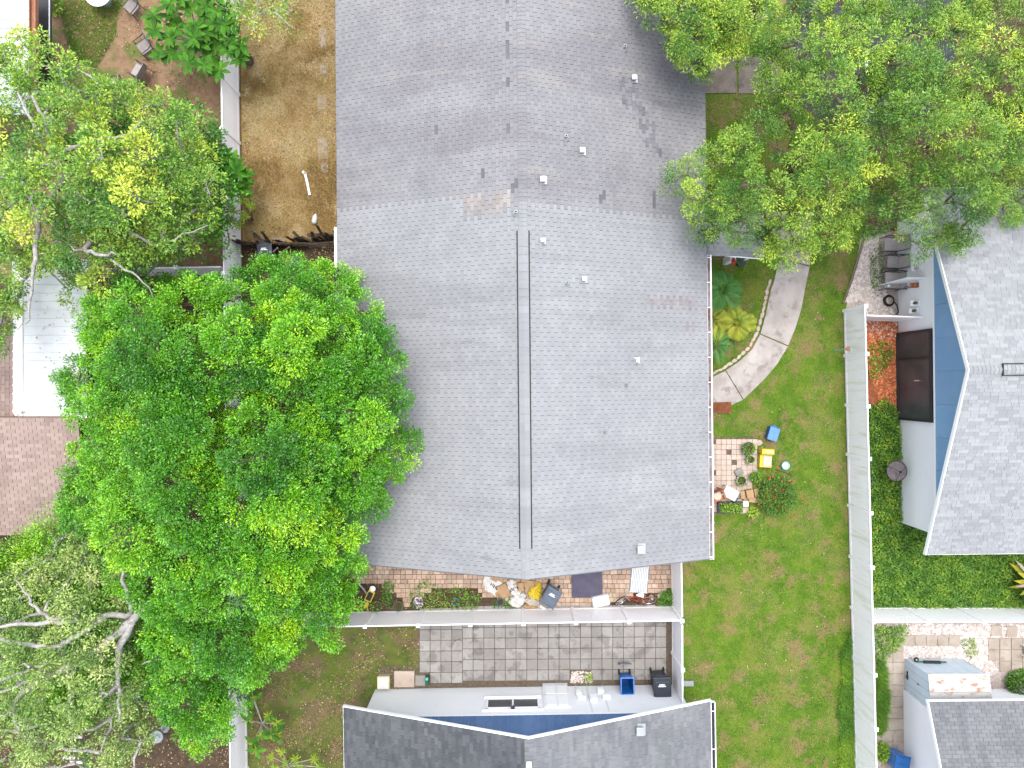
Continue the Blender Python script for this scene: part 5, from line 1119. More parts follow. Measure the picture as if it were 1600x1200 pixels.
# ------------------------------------------------------------------ small things
def wheelie(label, p, rot, body, lid, size=1.0, open_=False, logo=True, cat='wheelie bin'):
    t = thing('wheelie_bin', label, cat, p, rot); s = size
    b = MB()
    if open_:
        # four tapered walls and a floor, open at the top
        w0, w1, d0, d1, h = .23 * s, .29 * s, .25 * s, .38 * s, .98 * s; th = .025
        for (ax, sg) in (('x', -1), ('x', 1), ('y', -1), ('y', 1)):
            if ax == 'x': o = [(sg * w0, -d0, .06), (sg * w0, d0, .06), (sg * w1, d1, h), (sg * w1, -d1, h)]; n_ = (-sg * th, 0)
            else: o = [(-w0, sg * d0, .06), (w0, sg * d0, .06), (w1, sg * d1, h), (-w1, sg * d1, h)]; n_ = (0, -sg * th)
            i_ = [(x + n_[0], y + n_[1], z) for x, y, z in o]
            b.add(o + i_, [(0, 1, 2, 3), (7, 6, 5, 4), (0, 4, 5, 1), (1, 5, 6, 2), (2, 6, 7, 3), (3, 7, 4, 0)])
        b.box((0, 0, .08), (w0 * 2, d0 * 2, .04)); b.build('body', G[body], t)
        c = MB(); c.box((0, 0, .12), (w0 * 2 - .06, d0 * 2 - .06, .02)); c.build('inside_floor', G['bin_inside'], t)
        r = MB()
        for sg in (-1, 1): r.box((sg * w1, 0, h), (.05, d1 * 2 + .05, .05)); r.box((0, sg * d1, h + .001), (w1 * 2 + .05, .05, .052))
        r.build('rim', G['bright_blue'], t, bevel=.01)
        l = MB(); l.box((0, d1 + .20, .52 * s), (w1 * 2.0, .05, .8 * s), Matrix.Rotation(R(-20), 4, 'X') @ Matrix.Identity(4)); l.build('lid', G[lid], t, bevel=.015)
    else:
        b.box((0, 0, .52 * s), (.58 * s, .66 * s, .94 * s), taper=.82); b.build('body', G[body], t, bevel=.02)
        l = MB(); l.box((0, -.01, 1.02 * s), (.66 * s, .80 * s, .05)); l.box((0, -.05 * s, 1.055 * s), (.54 * s, .60 * s, .03)); lo = l.build('lid', G[lid], t, bevel=.02)
        c = MB(); c.box((0, -.03 * s, 1.078 * s), (.36 * s, .03, .018)); c.box((0, -.38 * s, 1.06 * s), (.42 * s, .03, .02)); c.build('lid_rib', G[lid], lo)
        if logo:
            # two short lines of white lettering, too small in the photograph to be read letter by letter
            g = MB(); x = -.10
            for wd in (.03, .022, .03, .03, .026): g.box((x * s, .145 * s, 1.075 * s), (wd * s, .045 * s, .006)); x += wd + .012
            x = -.135
            for wd in (.03, .026, .034, .022, .03, .034, .022): g.box((x * s, .085 * s, 1.075 * s), (wd * s, .045 * s, .006)); x += wd + .011
            g.build('lid_lettering', G['trim'], lo)
    hz = .98 * s; h = MB(); y = .40 * s
    h.tube([(-.24 * s, y - .04, hz), (-.24 * s, y + .06, hz + .01), (.24 * s, y + .06, hz + .01), (.24 * s, y - .04, hz)], .02, 6); h.build('handle', G[body], t)
    for sg in (-1, 1):
        M = Matrix.Translation((sg * .25 * s, .30 * s, .12)) @ Matrix.Rotation(R(90), 4, 'Y'); c = MB(); c.lathe([(.10, -.03), (.12, -.02), (.12, .02), (.10, .03)], 12, M=M); c.build('wheel', G['rubber'], t)
    return t
wheelie('dark navy wheelie bin with white lid lettering beside the open blue bin', P(1026, 1057), R(2), 'bin_black', 'bin_black', 1.12)
wheelie('open blue recycling bin with its grey lid hanging back by the wall', P(975, 1058), R(1), 'bin_blue', 'bin_grey', .92, open_=True)
wheelie('blue grey wheelie bin standing askew by the heap of rubbish', P(859, 922), R(-30), 'bin_grey', 'bin_grey', 1.0)
wheelie('black wheelie bin in the shade of the rotten fence', P(426, 400), R(3), 'bin_black', 'bin_black', .95)
t = wheelie('bright blue bin cut off by the bottom frame edge at right', P(1390, 1176), R(170), 'bright_blue', 'bin_blue', .95, logo=False)

def patio_chair(label, p, rot, seat='fabric_grey', frame='black', s=1.0, recl=False, name='patio_chair', group=None):
    t = thing(name, label, 'chair', p, rot, group); w_ = .29 * s
    b = MB(); b.box((0, -.02, .42 * s), (.54 * s, .50 * s, .03)); b.build('seat', G[seat], t, bevel=.01)
    ang = R(58 if recl else 16); M = Matrix.Translation((0, .22 * s, .43 * s)) @ Matrix.Rotation(-ang, 4, 'X')
    b = MB(); b.box((0, .0, .32 * s), (.54 * s, .03, .62 * s), M); b.build('backrest', G[seat], t, bevel=.01)
    for sg in (-1, 1):
        for yy in (-.25, .26):
            b = MB(); b.tube([(sg * w_, yy * s, .42 * s), (sg * (w_ + .02), yy * 1.15 * s, 0)], .016, 6); b.build('leg', G[frame], t)
        b = MB(); tp = M @ Vector((sg * w_, 0, .66 * s)); b.tube([(sg * w_, -.27 * s, .42 * s), (sg * w_, .22 * s, .42 * s), tp], .017, 6); b.build('side_rail', G[frame], t)
        b = MB(); b.tube([(sg * (w_ + .01), -.26 * s, .42 * s), (sg * (w_ + .03), -.27 * s, .62 * s), (sg * (w_ + .03), .1 * s, .63 * s), M @ Vector((sg * (w_ + .01), 0, .3 * s))], .02, 6); b.build('armrest', G[frame], t)
    return t
patio_chair('taupe sling patio chair facing the table below the plumeria', P(226, 118), R(-120), 'fabric_grey')
patio_chair('grey sling patio chair half under the plumeria leaves', P(234, 80), R(-55), 'fabric_taupe')
patio_chair('grey patio chair at the very top edge near the white table', P(214, 18), R(-40), 'fabric_taupe')
patio_chair('patio chair mostly hidden by leaves of the pale branched tree', P(190, 140), R(-100), 'fabric_grey')
patio_chair('beige sling chair nearest the tree, on the pebble bed', P(1384, 385), R(-92), 'fabric_grey', s=1.05)
patio_chair('smaller beige sling chair between the other chair and the recliner', P(1388, 412), R(-95), 'fabric_grey', s=.95)
patio_chair('long grey recliner leaned against the white wall', P(1385, 441), R(-92), 'fabric_grey', s=1.25, recl=True, name='recliner')

def lathe_thing(name, label, cat, p, prof, m, n=18, extra=None, group=None):
    t = thing(name, label, cat, p, 0, group); b = MB(); b.lathe(prof, n); b.build('body', G[m], t, smooth=False); return t
t = thing('round_table', 'white round garden table at the top edge of the yard', 'table', P(168, 4)); b = MB(); b.lathe([(.55, 0), (.57, .02), (.55, .04)], 24, (0, 0, .7)); b.build('tabletop', G['trim'], t); b = MB(); b.lathe([(.25, 0), (.04, .05), (.04, .7)], 12); b.build('pedestal', G['galv'], t)
t = thing('round_table', 'dim grey round table in the dark gap at bottom left', 'table', P(258, 1138)); b = MB(); b.lathe([(.27, 0), (.28, .02), (.27, .04)], 20, (0, 0, .7)); b.build('tabletop', G['galv'], t); b = MB(); b.lathe([(.2, 0), (.03, .05), (.03, .7)], 12); b.build('pedestal', G['galv'], t)
def pot(label, u, v, r, h, m, plant=True, nleaf=110, tint=(.2, .9), z=.05, rim=None, L=.10):
    t = thing('plant_pot', label, 'plant pot', P(u, v, z)); b = MB(); b.lathe([(r * .7, 0), (r, h), (r * 1.02, h + .01), (r * .88, h + .01), (r * .85, h - .04), (.001, h - .04)], 18); b.build('pot_shell', G[m], t)
    b = MB(); b.ring(r * .96, .022, (0, 0, h), 20, 6); b.build('pot_rim', G[rim or m], t)
    b = MB(); b.lathe([(r * .8, h - .05), (r * .8, h - .03)], 14); b.build('potting_soil', G['soil'], t)
    if plant: fol_blob(t, nleaf, r * .9, r * .9, L, L * .45, G['fol_bed'], h - .05, tint)
    return t
pot('largest round pot with trailing green plant on the beige patio', 1166, 700, .27, .3, 'bin_black', nleaf=200)
pot('tan rimmed pot with small green plant under the largest pot', 1170, 717, .18, .25, 'pot_green', rim='cream', nleaf=60)
pot('white rimmed round pot next to the overturned slab', 1156, 750, .22, .25, 'cream', nleaf=80, tint=(.1, .6))
pot('brown pot of bright green herbs near the flowering bush', 1177, 744, .22, .25, 'pot_green', nleaf=260)
pot('black pot with broken clay inside by the yellow mop bucket', 590, 944, .24, .3, 'pot_green', nleaf=60, z=.01)
pot('empty mossy green pot by the fence right of the mop bucket', 624, 944, .22, .3, 'pot_green', plant=False, z=.01)
pot('small orange clay pot on the lawn near the bush', 1233, 753, .12, .14, 'terracotta', plant=False, z=.01)
pot('small dark nursery pot among weeds left of rubbish heap', 782, 938, .16, .25, 'bin_grey', plant=False, z=.01)
pot('dark round pot at the edge of the yard straw under plumeria', 392, 98, .19, .22, 'redwood', plant=False, z=.01, rim='bin_black')
pot('blue glazed pot among the patio weeds', 713, 938, .15, .25, 'bin_blue', nleaf=50, z=.01)
t = pot('white planter of purple and white flowers by the fence', 655, 938, .2, .25, 'cream', nleaf=40, z=.01)
b = MB()
for i in range(60):
    a, r = random.uniform(0, 6.28), random.uniform(0, .24); b.mi = i % 2; b.box((r * math.cos(a), r * math.sin(a), .34 + random.uniform(-.03, .06)), (.05, .05, .02), rz=a)
b.build('flowers', [G['paper'], mat('purple_petal', (.12, .06, .18))], t)['kind'] = 'stuff'

# yellow mop bucket
t = thing('mop_bucket', 'yellow mop bucket lying by the tree edge on the patio', 'bucket', P(578, 932), R(-25))
b = MB(); b.box((0, .12, .18), (.32, .5, .32), taper=.8); b.build('tub', G['yellow'], t, bevel=.03); b = MB(); b.box((0, .12, .35), (.22, .36, .02)); b.build('tub_inside', G['darkink'], t)
b = MB(); b.box((.03, -.32, .12), (.18, .22, .2)); b.build('wringer', G['yellow'], t, bevel=.02); b = MB(); b.ring(.2, .03, (-.02, -.62, .05), 16, 6); b.build('wringer_base', G['yellow'], t)
b = MB(); b.lathe([(.12, 0), (.13, .02), (.05, .08)], 14, (-.02, .46, .3)); b.build('white_cap', G['trim'], t)
for sx in (-.13, .13): b = MB(); b.lathe([(.04, 0), (.04, .05)], 8, (sx, .3, 0)); b.build('wheel', G['rubber'], t)
t = thing('garden_hose', 'grey green hose arc left of the yellow mop bucket', 'hose', P(568, 935)); b = MB(); b.tube([P(u, v, .2) - t.location for u, v in ((560, 912), (566, 918), (572, 926), (575, 935), (573, 945))], .035, 6); b.build('tube', G['galv'], t)

# rubbish heap: individual sacks, cartons and papers
def rag(name, label, cat, u, v, wd, dp, h, m, rot, print_=False):
    t = thing(name, label, cat, P(u, v, 0), R(rot)); bm = bmesh.new(); bmesh.ops.create_icosphere(bm, subdivisions=3, radius=.5); rn = random.Random(int(u * 7 + v)); ph = [rn.uniform(0, 6) for _ in range(4)]
    for x in bm.verts:
        c = x.co; k = 1 + .13 * math.sin(c.x * 14 + ph[0]) * math.sin(c.y * 12 + ph[1]) + .08 * math.sin(c.z * 17 + ph[2] + c.x * 9)
        x.co = Vector((c.x * wd * k, c.y * dp * k, max(0, (c.z + .38)) * h * k))
    me = bpy.data.meshes.new('sack'); bm.to_mesh(me); bm.free(); me.materials.append(G[m]); link('sack', me, t)
    if print_:
        b = MB()
        for i in range(5): b.box((-.16 + i * .08, .03 * (i % 2), h * .86), (.045, .12, .012), rz=.2)
        b.build('black_lettering', G['darkink'], t)
    return t
rag('paper_sack', 'flattened white printed sack at the left of the rubbish heap', 'sack', 772, 915, 1.1, .7, .16, 'paper', -42, True)
rag('paper_sack', 'upright white printed sack in the middle of the rubbish heap', 'sack', 803, 918, .45, .8, .3, 'paper', 25, True)
rag('paper_sack', 'crumpled white sack lowest in the rubbish heap', 'sack', 808, 938, .7, .5, .3, 'paper', 10)
rag('plastic_bag', 'large orange yellow plastic bag by the askew bin', 'bag', 836, 925, .55, .6, .35, 'yellow', 20)
rag('plastic_bag', 'small yellow bag leaning on the askew bin', 'bag', 842, 914, .22, .3, .3, 'yellow', 10)
rag('paper_sack', 'white and yellow feed sack under the orange bag', 'sack', 831, 938, .6, .34, .3, 'cream', -5)
rag('paper_sack', 'tan stained sack at the bottom right of the heap', 'sack', 828, 946, .55, .24, .25, 'cardboard', -8)
rag('plastic_bag', 'pale lilac bag in the centre of the heap', 'bag', 816, 929, .3, .34, .35, 'paper', 40)
def carton(label, u, v, wd, dp, h, rot, z=0):
    t = thing('cardboard_box', label, 'box', P(u, v, z), R(rot)); b = MB(); b.box((0, 0, h / 2), (wd, dp, h)); b.build('carton', G['cardboard'], t, bevel=.004)
    for sg in (-1, 1):
        b = MB(); b.box((sg * (wd / 2 + .08), 0, h - .02), (.18, dp * .95, .008), Matrix.Rotation(R(sg * 12), 4, 'Y')); b.build('flap', G['cardboard'], t)
carton('brown cardboard flap box between the two printed sacks', 787, 921, .42, .55, .2, 25)
carton('brown cardboard box beneath the roof edge in the heap', 824, 910, .6, .3, .22, -8)
carton('small brown carton at the top left of the heap', 773, 902, .3, .25, .15, -30)
carton('small cardboard scrap right of the white middle sack', 814, 914, .22, .35, .3, 10)
b = MB(); t = thing('fallen_carton', 'white carton lid poking out beside the askew bin', 'carton', P(849, 948, 0), R(-35)); b.box((0, 0, .12), (.4, .12, .2)); b.build('lid', G['paper'], t)

# panels on the brick patio
t = thing('corrugated_panel', 'dark purple corrugated panel lying on the brick patio', 'panel', P(917, 909, .06), R(1)); b = MB(); n = 17
for i in range(n): x = -.66 + 1.32 * (i + .5) / n; b.box((x, 0, .03), (1.32 / n * .55, 1.35, .045))
b.build('corrugation', G['purple'], t); b = MB(); b.box((0, 0, .012), (1.34, 1.36, .02)); b.build('sheet', G['purple'], t)
G['slat_gap'] = mat('grey_panel_backing', (.17, .18, .20), rough=.6)
t = thing('slatted_panel', 'white slatted panel lying on the brick patio', 'panel', P(999, 903, .06), R(-5)); 
b = MB(); b.box((0, 0, .01), (.80, 1.25, .012)); b.build('backing', G['slat_gap'], t)
for i in range(10): b = MB(); b.box((-.36 + .72 * (i + .5) / 10, 0, .035), (.048, 1.25, .035)); b.build('slat', G['metal_white'], t)
for yy in (-.6, -.05, .6): b = MB(); b.box((0, yy, .06), (.78, .03, .015)); b.build('cross_bar', G['metal_white'], t)
t = thing('plastic_tub', 'upturned white plastic tub next to the corrugated panel', 'tub', P(938, 937), R(12)); b = MB(); b.box((0, 0, .14), (.72, .46, .26), taper=1.12); b.build('tub', G['metal_white'], t, bevel=.07); b = MB(); b.box((0, 0, .285), (.5, .3, .02)); b.build('base_ridge', G['metal_white'], t, bevel=.02)

# bicycle tipped against the fence
t = thing('bicycle', 'old red framed bicycle tipped over against the white fence', 'bicycle', P(990, 944), 0)
T = Matrix.Rotation(R(-42), 4, 'X') @ Matrix.Translation((0, 0, .02))
def wheel(cx, yaw):
    M = T @ Matrix.Translation((cx, 0, .33)) @ Matrix.Rotation(yaw, 4, 'Z') @ Matrix.Rotation(R(90), 4, 'X')
    b = MB(); b.ring(.31, .024, n=28, M=M); w_ = b.build('wheel', G['rubber'], t)
    b = MB(); b.ring(.285, .012, n=28, M=M); b.build('rim', G['chrome'], w_)
    b = MB()
    for i in range(12): a = i * math.pi / 6; b.tube([M @ Vector((0, 0, 0)), M @ Vector((.28 * math.cos(a), .28 * math.sin(a), 0))], .004, 3)
    b.build('spokes', G['chrome'], w_)
wheel(-.58, R(25)); wheel(.62, 0)
fp = [(.62, 0, .33), (.12, 0, .30), (-.02, 0, .72), (-.42, 0, .70), (-.02, 0, .72), (.12, 0, .30), (-.40, 0, .62)]
b = MB(); b.tube([T @ Vector(p) for p in [(.12, 0, .30), (-.40, 0, .64)]], .022, 6); b.tube([T @ Vector(p) for p in [(.12, 0, .30), (.2, 0, .75)]], .02, 6); b.tube([T @ Vector(p) for p in [(.19, 0, .68), (-.42, 0, .72)]], .02, 6)
b.tube([T @ Vector(p) for p in [(.62, 0, .33), (.12, 0, .30)]], .014, 6); b.tube([T @ Vector(p) for p in [(.62, 0, .33), (.19, 0, .66)]], .014, 6); b.build('bicycle_frame', G['red'], t)
b = MB(); b.tube([T @ Vector(p) for p in [(-.58, .03, .33), (-.44, .02, .70), (-.41, 0, .86)]], .016, 6); b.build('fork', G['chrome'], t)
b = MB(); b.tube([T @ Vector(p) for p in [(-.30, -.28, .92), (-.42, -.14, .90), (-.42, .14, .90), (-.30, .28, .92)]], .013, 6); b.build('handlebar', G['chrome'], t)
b = MB(); b.prism([(-.02, 0), (.06, -.05), (.30, -.11), (.33, 0), (.30, .11), (.06, .05)], .84, .90, T); b.build('saddle', G['trim'], t, bevel=.015)
for sg in (-1, 1): b = MB(); M = T @ Matrix.Translation((.62, sg * .03, .0)); b.ring(.35, .022, (0, 0, 0), 16, 4, T @ Matrix.Translation((.62, 0, .33)) @ Matrix.Rotation(R(90), 4, 'X')) if sg > 0 else b.box((.12, -.07, .26), (.16, .05, .03), T); b.build('mudguard' if sg > 0 else 'pedal', G['redwood'] if sg > 0 else G['rubber'], t)
t = thing('garden_ornament', 'pinkish white figurine right of the bicycle', 'ornament', P(1017, 932)); b = MB(); b.lathe([(.09, 0), (.11, .1), (.06, .22), (.07, .28), (.02, .34)], 10); b.build('body', G['paper'], t, smooth=True)
t = thing('stone', 'flat pale stone in the corner weeds of the brick patio', 'stone', P(1031, 931)); o = link('stone_body', rock_me, t, (0, 0, .05)); o.scale = (.28, .3, .2)

# slabs, boxes beside the bottom house
t = thing('storage_box', 'square off white box left of the pink slab', 'box', P(601, 1062)); b = MB(); b.box((0, 0, .15), (.5, .52, .3)); b.build('body', G['cream'], t, bevel=.02); b = MB(); b.box((0, 0, .312), (.53, .55, .03)); b.build('lid', G['pale_yellow'], t, bevel=.008)
b = MB(); b.box((-.01, -.01, .331), (.44, .46, .012)); b.build('lid_panel', G['paper'], t)
t = thing('concrete_slab', 'square pinkish concrete slab against the white house wall', 'slab', P(632, 1060)); b = MB(); b.box((0, 0, .05), (.88, .70, .09)); b.build('slab_body', G['beige_paver'], t, bevel=.012)
t = thing('green_can', 'small dark green can standing on the patio edge', 'can', P(668, 1061, .05)); b = MB(); b.box((0, 0, .12), (.16, .38, .24)); b.build('body', G['green_pl'], t, bevel=.02); b = MB(); b.box((0, .1, .25), (.1, .1, .02)); b.build('cap', G['teal'], t)
t = thing('downspout', 'grey splash block end poking out right of the fence', 'splash block', P(1070, 1066)); b = MB(); b.box((.1, 0, .08), (.5, .22, .06)); b.box((.1, .09, .12), (.5, .04, .06)); b.box((.1, -.09, .12), (.5, .04, .06)); b.build('trough', G['galv'], t)
t = thing('fallen_twig', 'thin crooked twig lying on the grey pavers', 'twig', P(712, 1002, .08)); b = MB(); b.tube([P(u, v, .08) - t.location for u, v in ((704, 1010), (709, 1003), (714, 1000), (720, 997))], .012, 5); b.build('stick', G['bark_brown'], t)

# small patio clutter by the gutter
t = thing('doormat', 'rust brown doormat at the lower end of the curved walkway', 'mat', P(1127, 637, .055)); b = MB(); b.box((0, 0, .012), (.86, .5, .022)); b.build('pile', G['mat_brown'], t); b = MB()
for yy in (-.24, .24): b.box((0, yy, .026), (.86, .02, .006))
b.build('edge_strip', G['gutter_in'], t)
t = thing('storage_bin', 'bright blue plastic crate standing on the lawn', 'crate', P(1203, 676), R(-17)); b = MB(); b.box((0, 0, .2), (.40, .58, .38), taper=.86); b.build('body', G['bin_blue'], t, bevel=.02); b = MB(); b.box((.02, -.03, .40), (.42, .56, .03)); b.build('lid', G['bright_blue'], t, bevel=.01); b = MB(); b.box((-.02, .30, .34), (.2, .06, .05)); b.build('handle', G['bin_blue'], t)
t = thing('kids_seat', 'yellow toy seat with pale cushions on the lawn edge', 'seat', P(1193, 715), R(-3)); b = MB(); b.box((0, -.12, .15), (.52, .56, .3)); b.build('seat_box', G['yellow'], t, bevel=.02)
b = MB(); b.box((.05, -.12, .315), (.36, .46, .04)); b.build('cushion', G['cream'], t, bevel=.015); b = MB(); b.box((0, .30, .28), (.54, .24, .5)); b.build('backrest', G['yellow'], t, bevel=.03); b = MB(); b.box((.02, .30, .54), (.40, .14, .03)); b.build('back_pad', G['pale_yellow'], t, bevel=.01)
t = lathe_thing('water_bowl', 'pale turquoise bowl on the grass right of the toy seat', 'bowl', P(1226, 727), [(.12, 0), (.17, .12), (.18, .13), (.15, .12), (.10, .03), (.001, .03)], 'teal'); b = MB(); b.lathe([(.13, .08), (.13, .085)], 16); b.build('water', G['glass'] if False else G['paper'], t)
t = thing('watering_wand', 'thin dark rod lying beside the flowering bush', 'rod', P(1225, 737, .05)); b = MB(); b.tube([P(1212, 733, .05) - t.location, P(1237, 742, .05) - t.location], .018, 5); b.build('stick', G['bin_black'], t)
t = thing('stone', 'white flat stone on grass above the toy seat', 'stone', P(1186, 692)); o = link('stone_body', rock_me, t, (0, 0, .03)); o.scale = (.3, .3, .12)
t = thing('upturned_slab', 'grey tilted square slab beside the white rimmed pot', 'slab', P(1153, 736, .05), R(30)); b = MB(); b.box((0, 0, .12), (.34, .30, .05), Matrix.Rotation(R(14), 4, 'X')); b.build('slab_body', G['paver'], t, bevel=.01)
# red wooden chair
t = thing('wooden_chair', 'red stained wooden chair with white cushion by the gutter', 'chair', P(1116, 772, .05), R(20)); b = MB(); b.box((0, 0, .42), (.5, .48, .03)); b.build('seat', G['redwood'], t)
b = MB(); b.lathe([(.17, 0), (.19, .03), (.17, .06)], 14, (0, 0, .44)); b.build('cushion', G['cream'], t)
for i in range(5): b = MB(); b.box((-.2 + i * .1, .26, .7), (.07, .02, .5)); b.build('slat', G['redwood'], t)
for x in (-.22, .22):
    for y in (-.2, .22): b = MB(); b.box((x, y, .21), (.05, .05, .42)); b.build('leg', G['redwood'], t)
    b = MB(); b.box((x * 1.2, 0, .62), (.07, .52, .03)); b.build('armrest', G['redwood'], t)
t = thing('side_table', 'white weathered table with tools on the small patio', 'table', P(1136, 768, .05), R(-28)); b = MB(); b.box((0, 0, .5), (.62, .46, .03)); b.build('tabletop', G['paper'], t)
for x in (-.27, .27):
    for y in (-.19, .19): b = MB(); b.box((x, y, .24), (.04, .04, .49)); b.build('leg', G['paper'], t)
t = thing('hand_tool', 'small steel hand tool lying on the white table', 'tool', P(1136, 768, .55), R(-28)); b = MB(); b.box((0, .05, .015), (.3, .03, .02)); b.box((.18, .05, .015), (.1, .08, .02)); b.build('blade', G['galv'], t)
t = thing('planter_trough', 'black rectangular planter frame full of light green leaves', 'planter', P(1138, 791, .02)); 
for sg in (-1, 1): b = MB(); b.box((0, sg * .20, .2), (1.0, .03, .3)); b.build('side', G['bin_black'], t); b = MB(); b.box((sg * .5, 0, .201), (.03, .43, .302)); b.build('end', G['bin_black'], t)
b = MB(); b.box((0, 0, .15), (.96, .38, .2)); b.build('potting_soil', G['soil'], t)
n = 520; C = np.stack([RNG.uniform(-.45, .47, n), RNG.uniform(-.18, .18, n), RNG.uniform(.28, .48, n)], 1); leaves('foliage', C, RNG.normal(size=(n, 3)), np.tile((0, 0, .8), (n, 1)) + RNG.normal(size=(n, 3)) * .4, RNG.uniform(.06, .11, n), RNG.uniform(.03, .05, n), RNG.uniform(.4, 1, n), G['fol_bed'], t)['kind'] = 'stuff'
t = thing('potted_tangle', 'dark blue watering can behind the white table', 'watering can', P(1147, 779, .05)); b = MB(); b.lathe([(.10, 0), (.11, .16), (.07, .2)], 12); b.build('body', G['bin_grey'], t); b = MB(); b.tube([(.1, 0, .05), (.24, .05, .22)], .018, 6); b.build('spout', G['bin_grey'], t)
carton('brown crate stack edge beside the red flowering bush', 1168, 770, .3, .35, .35, 10)
carton('tan open box below the crate at the bush edge', 1173, 780, .3, .22, .2, -5)
t = thing('cleaning_bottles', 'white box with blue bottle at the planter end', 'box', P(1162, 787, .02)); b = MB(); b.box((0, .03, .15), (.22, .22, .3)); b.build('box_body', G['trim'], t, bevel=.01); b = MB(); b.lathe([(.07, 0), (.07, .2), (.02, .26)], 10, (-.18, -.06, 0)); b.build('bottle', G['bin_blue'], t)
t = thing('paving_stone', 'pale square stone beside the blue bottle', 'slab', P(1163, 797, .02)); b = MB(); b.box((0, 0, .04), (.36, .26, .07)); b.build('slab_body', G['beige_paver'], t, bevel=.01)

# straw yard drains
t = thing('drain_pipe', 'white elbow drain pipe lying in the straw yard', 'pipe', P(481, 290)); b = MB(); b.tube([P(u, v, .07) - t.location for u, v in ((473, 268), (477, 273), (480, 285), (484, 305))], .055, 10); b.build('tube', G['trim'], t)
b = MB(); b.lathe([(.07, 0), (.075, .06)], 12, M=Matrix.Translation(P(476, 271, .07) - t.location) @ Matrix.Rotation(R(60), 4, 'Y') ); b.build('collar', G['cream'], t)
t = thing('jug', 'white plastic jug lying near the rotten fence', 'jug', P(493, 343), R(-10)); b = MB(); b.lathe([(.09, -.2), (.11, -.15), (.11, .1), (.05, .18), (.04, .22)], 12, (0, 0, 0), Matrix.Translation((0, 0, .11)) @ Matrix.Rotation(R(-90), 4, 'X')); b.build('body', G['paper'], t, smooth=True); b = MB(); b.lathe([(.085, 0), (.085, .01)], 12, M=Matrix.Translation((0, -.205, .11)) @ Matrix.Rotation(R(90), 4, 'X')); b.build('base', G['teal'], t)
G['kerb'] = mat('buried_kerb', (.24, .185, .12), (.30, .27, .23), 3, layers=((14, .5, .65, (.27, .19, .08), .8),), bump=.5)
con = thing('garden_edging', 'half buried pale kerb strip along the roof side of the straw yard', 'edging', P(507, 150)); random.seed(3)
for i, (v, l) in enumerate(((60, 30), (108, 14), (160, 22), (232, 34), (262, 16))):
    b = MB(); p = P(505 + random.uniform(-2, 3), v, 0) - con.location; b.box((p.x, p.y, .012), (.32 + random.uniform(-.1, .1), l / 36, .03), rz=random.uniform(-.04, .04)); b.build('kerb_piece', G['kerb'], con, bevel=.01)
# boxes behind the rotten fence
t = thing('yellow_crate', 'yellow box beside the pale blue box under the tree edge', 'box', P(452, 408)); b = MB(); b.box((0, 0, .2), (.34, .4, .4)); b.build('body', G['pale_yellow'], t, bevel=.01); b = MB(); b.box((0, 0, .405), (.28, .34, .02)); b.build('lid', G['yellow'], t)
t = thing('blue_crate', 'pale blue box beside the yellow box under the tree edge', 'box', P(465, 411)); b = MB(); b.box((0, 0, .2), (.34, .45, .4)); b.build('body', G['metal_bluish'], t, bevel=.01); b = MB(); b.box((0, .14, .42), (.3, .14, .04)); b.build('latch', G['bin_black'], t)
t = lathe_thing('gas_canister', 'round pale green lid of a canister beside the big tree', 'canister', P(486, 433), [(.14, 0), (.15, .1), (.15, .3), (.1, .36), (.04, .38)], 'galv')
t = lathe_thing('plastic_bucket', 'white bucket standing by the wall near the tree edge', 'bucket', P(533, 437), [(.12, 0), (.15, .3), (.14, .3), (.12, .05)], 'trim')
t = thing('yellow_scoop', 'small yellow scoop on the bare dirt under the fence', 'scoop', P(472, 406)); b = MB(); b.box((0, 0, .03), (.07, .16, .04), rz=.4); b.tube([(0, .05, .03), (.12, .16, .03)], .012, 5); b.build('handle', G['yellow'], t)
t = lathe_thing('ball', 'small white ball on the dirt right of the left fence', 'ball', P(390, 424), [(.01, 0), (.06, .02), (.08, .08), (.06, .14), (.01, .16)], 'trim')

# satellite dish on the white wall
t = thing('satellite_dish', 'round smoky satellite dish on a pole at the white wall', 'satellite dish', P(1390, 730)); c = P(1401, 736, 1.0) - t.location
b = MB(); b.lathe([(.001, .0), (.2, .02), (.38, .07), (.43, .10), (.43, .115), (.38, .085), (.2, .035), (.001, .015)], 28, (c.x, c.y, 1.0 - .1)); b.build('dish_bowl', G['dish'], t); b = MB(); b.ring(.43, .014, (c.x, c.y, 1.012), 28, 6); b.build('dish_rim', G['rubber'], t)
for a in (R(20), R(150), R(265)): b = MB(); b.tube([(c.x + .42 * math.cos(a), c.y + .42 * math.sin(a), 1.01), (c.x, c.y, 1.28)], .01, 5); b.build('feed_arm', G['rubber'], t)
b = MB(); b.box((c.x, c.y, 1.3), (.08, .08, .08)); b.build('feed_horn', G['rubber'], t); b = MB(); b.tube([(c.x, c.y, .9), (c.x, c.y, .4), (c.x - .05, c.y, 0)], .025, 8); b.build('mast', G['galv'], t)
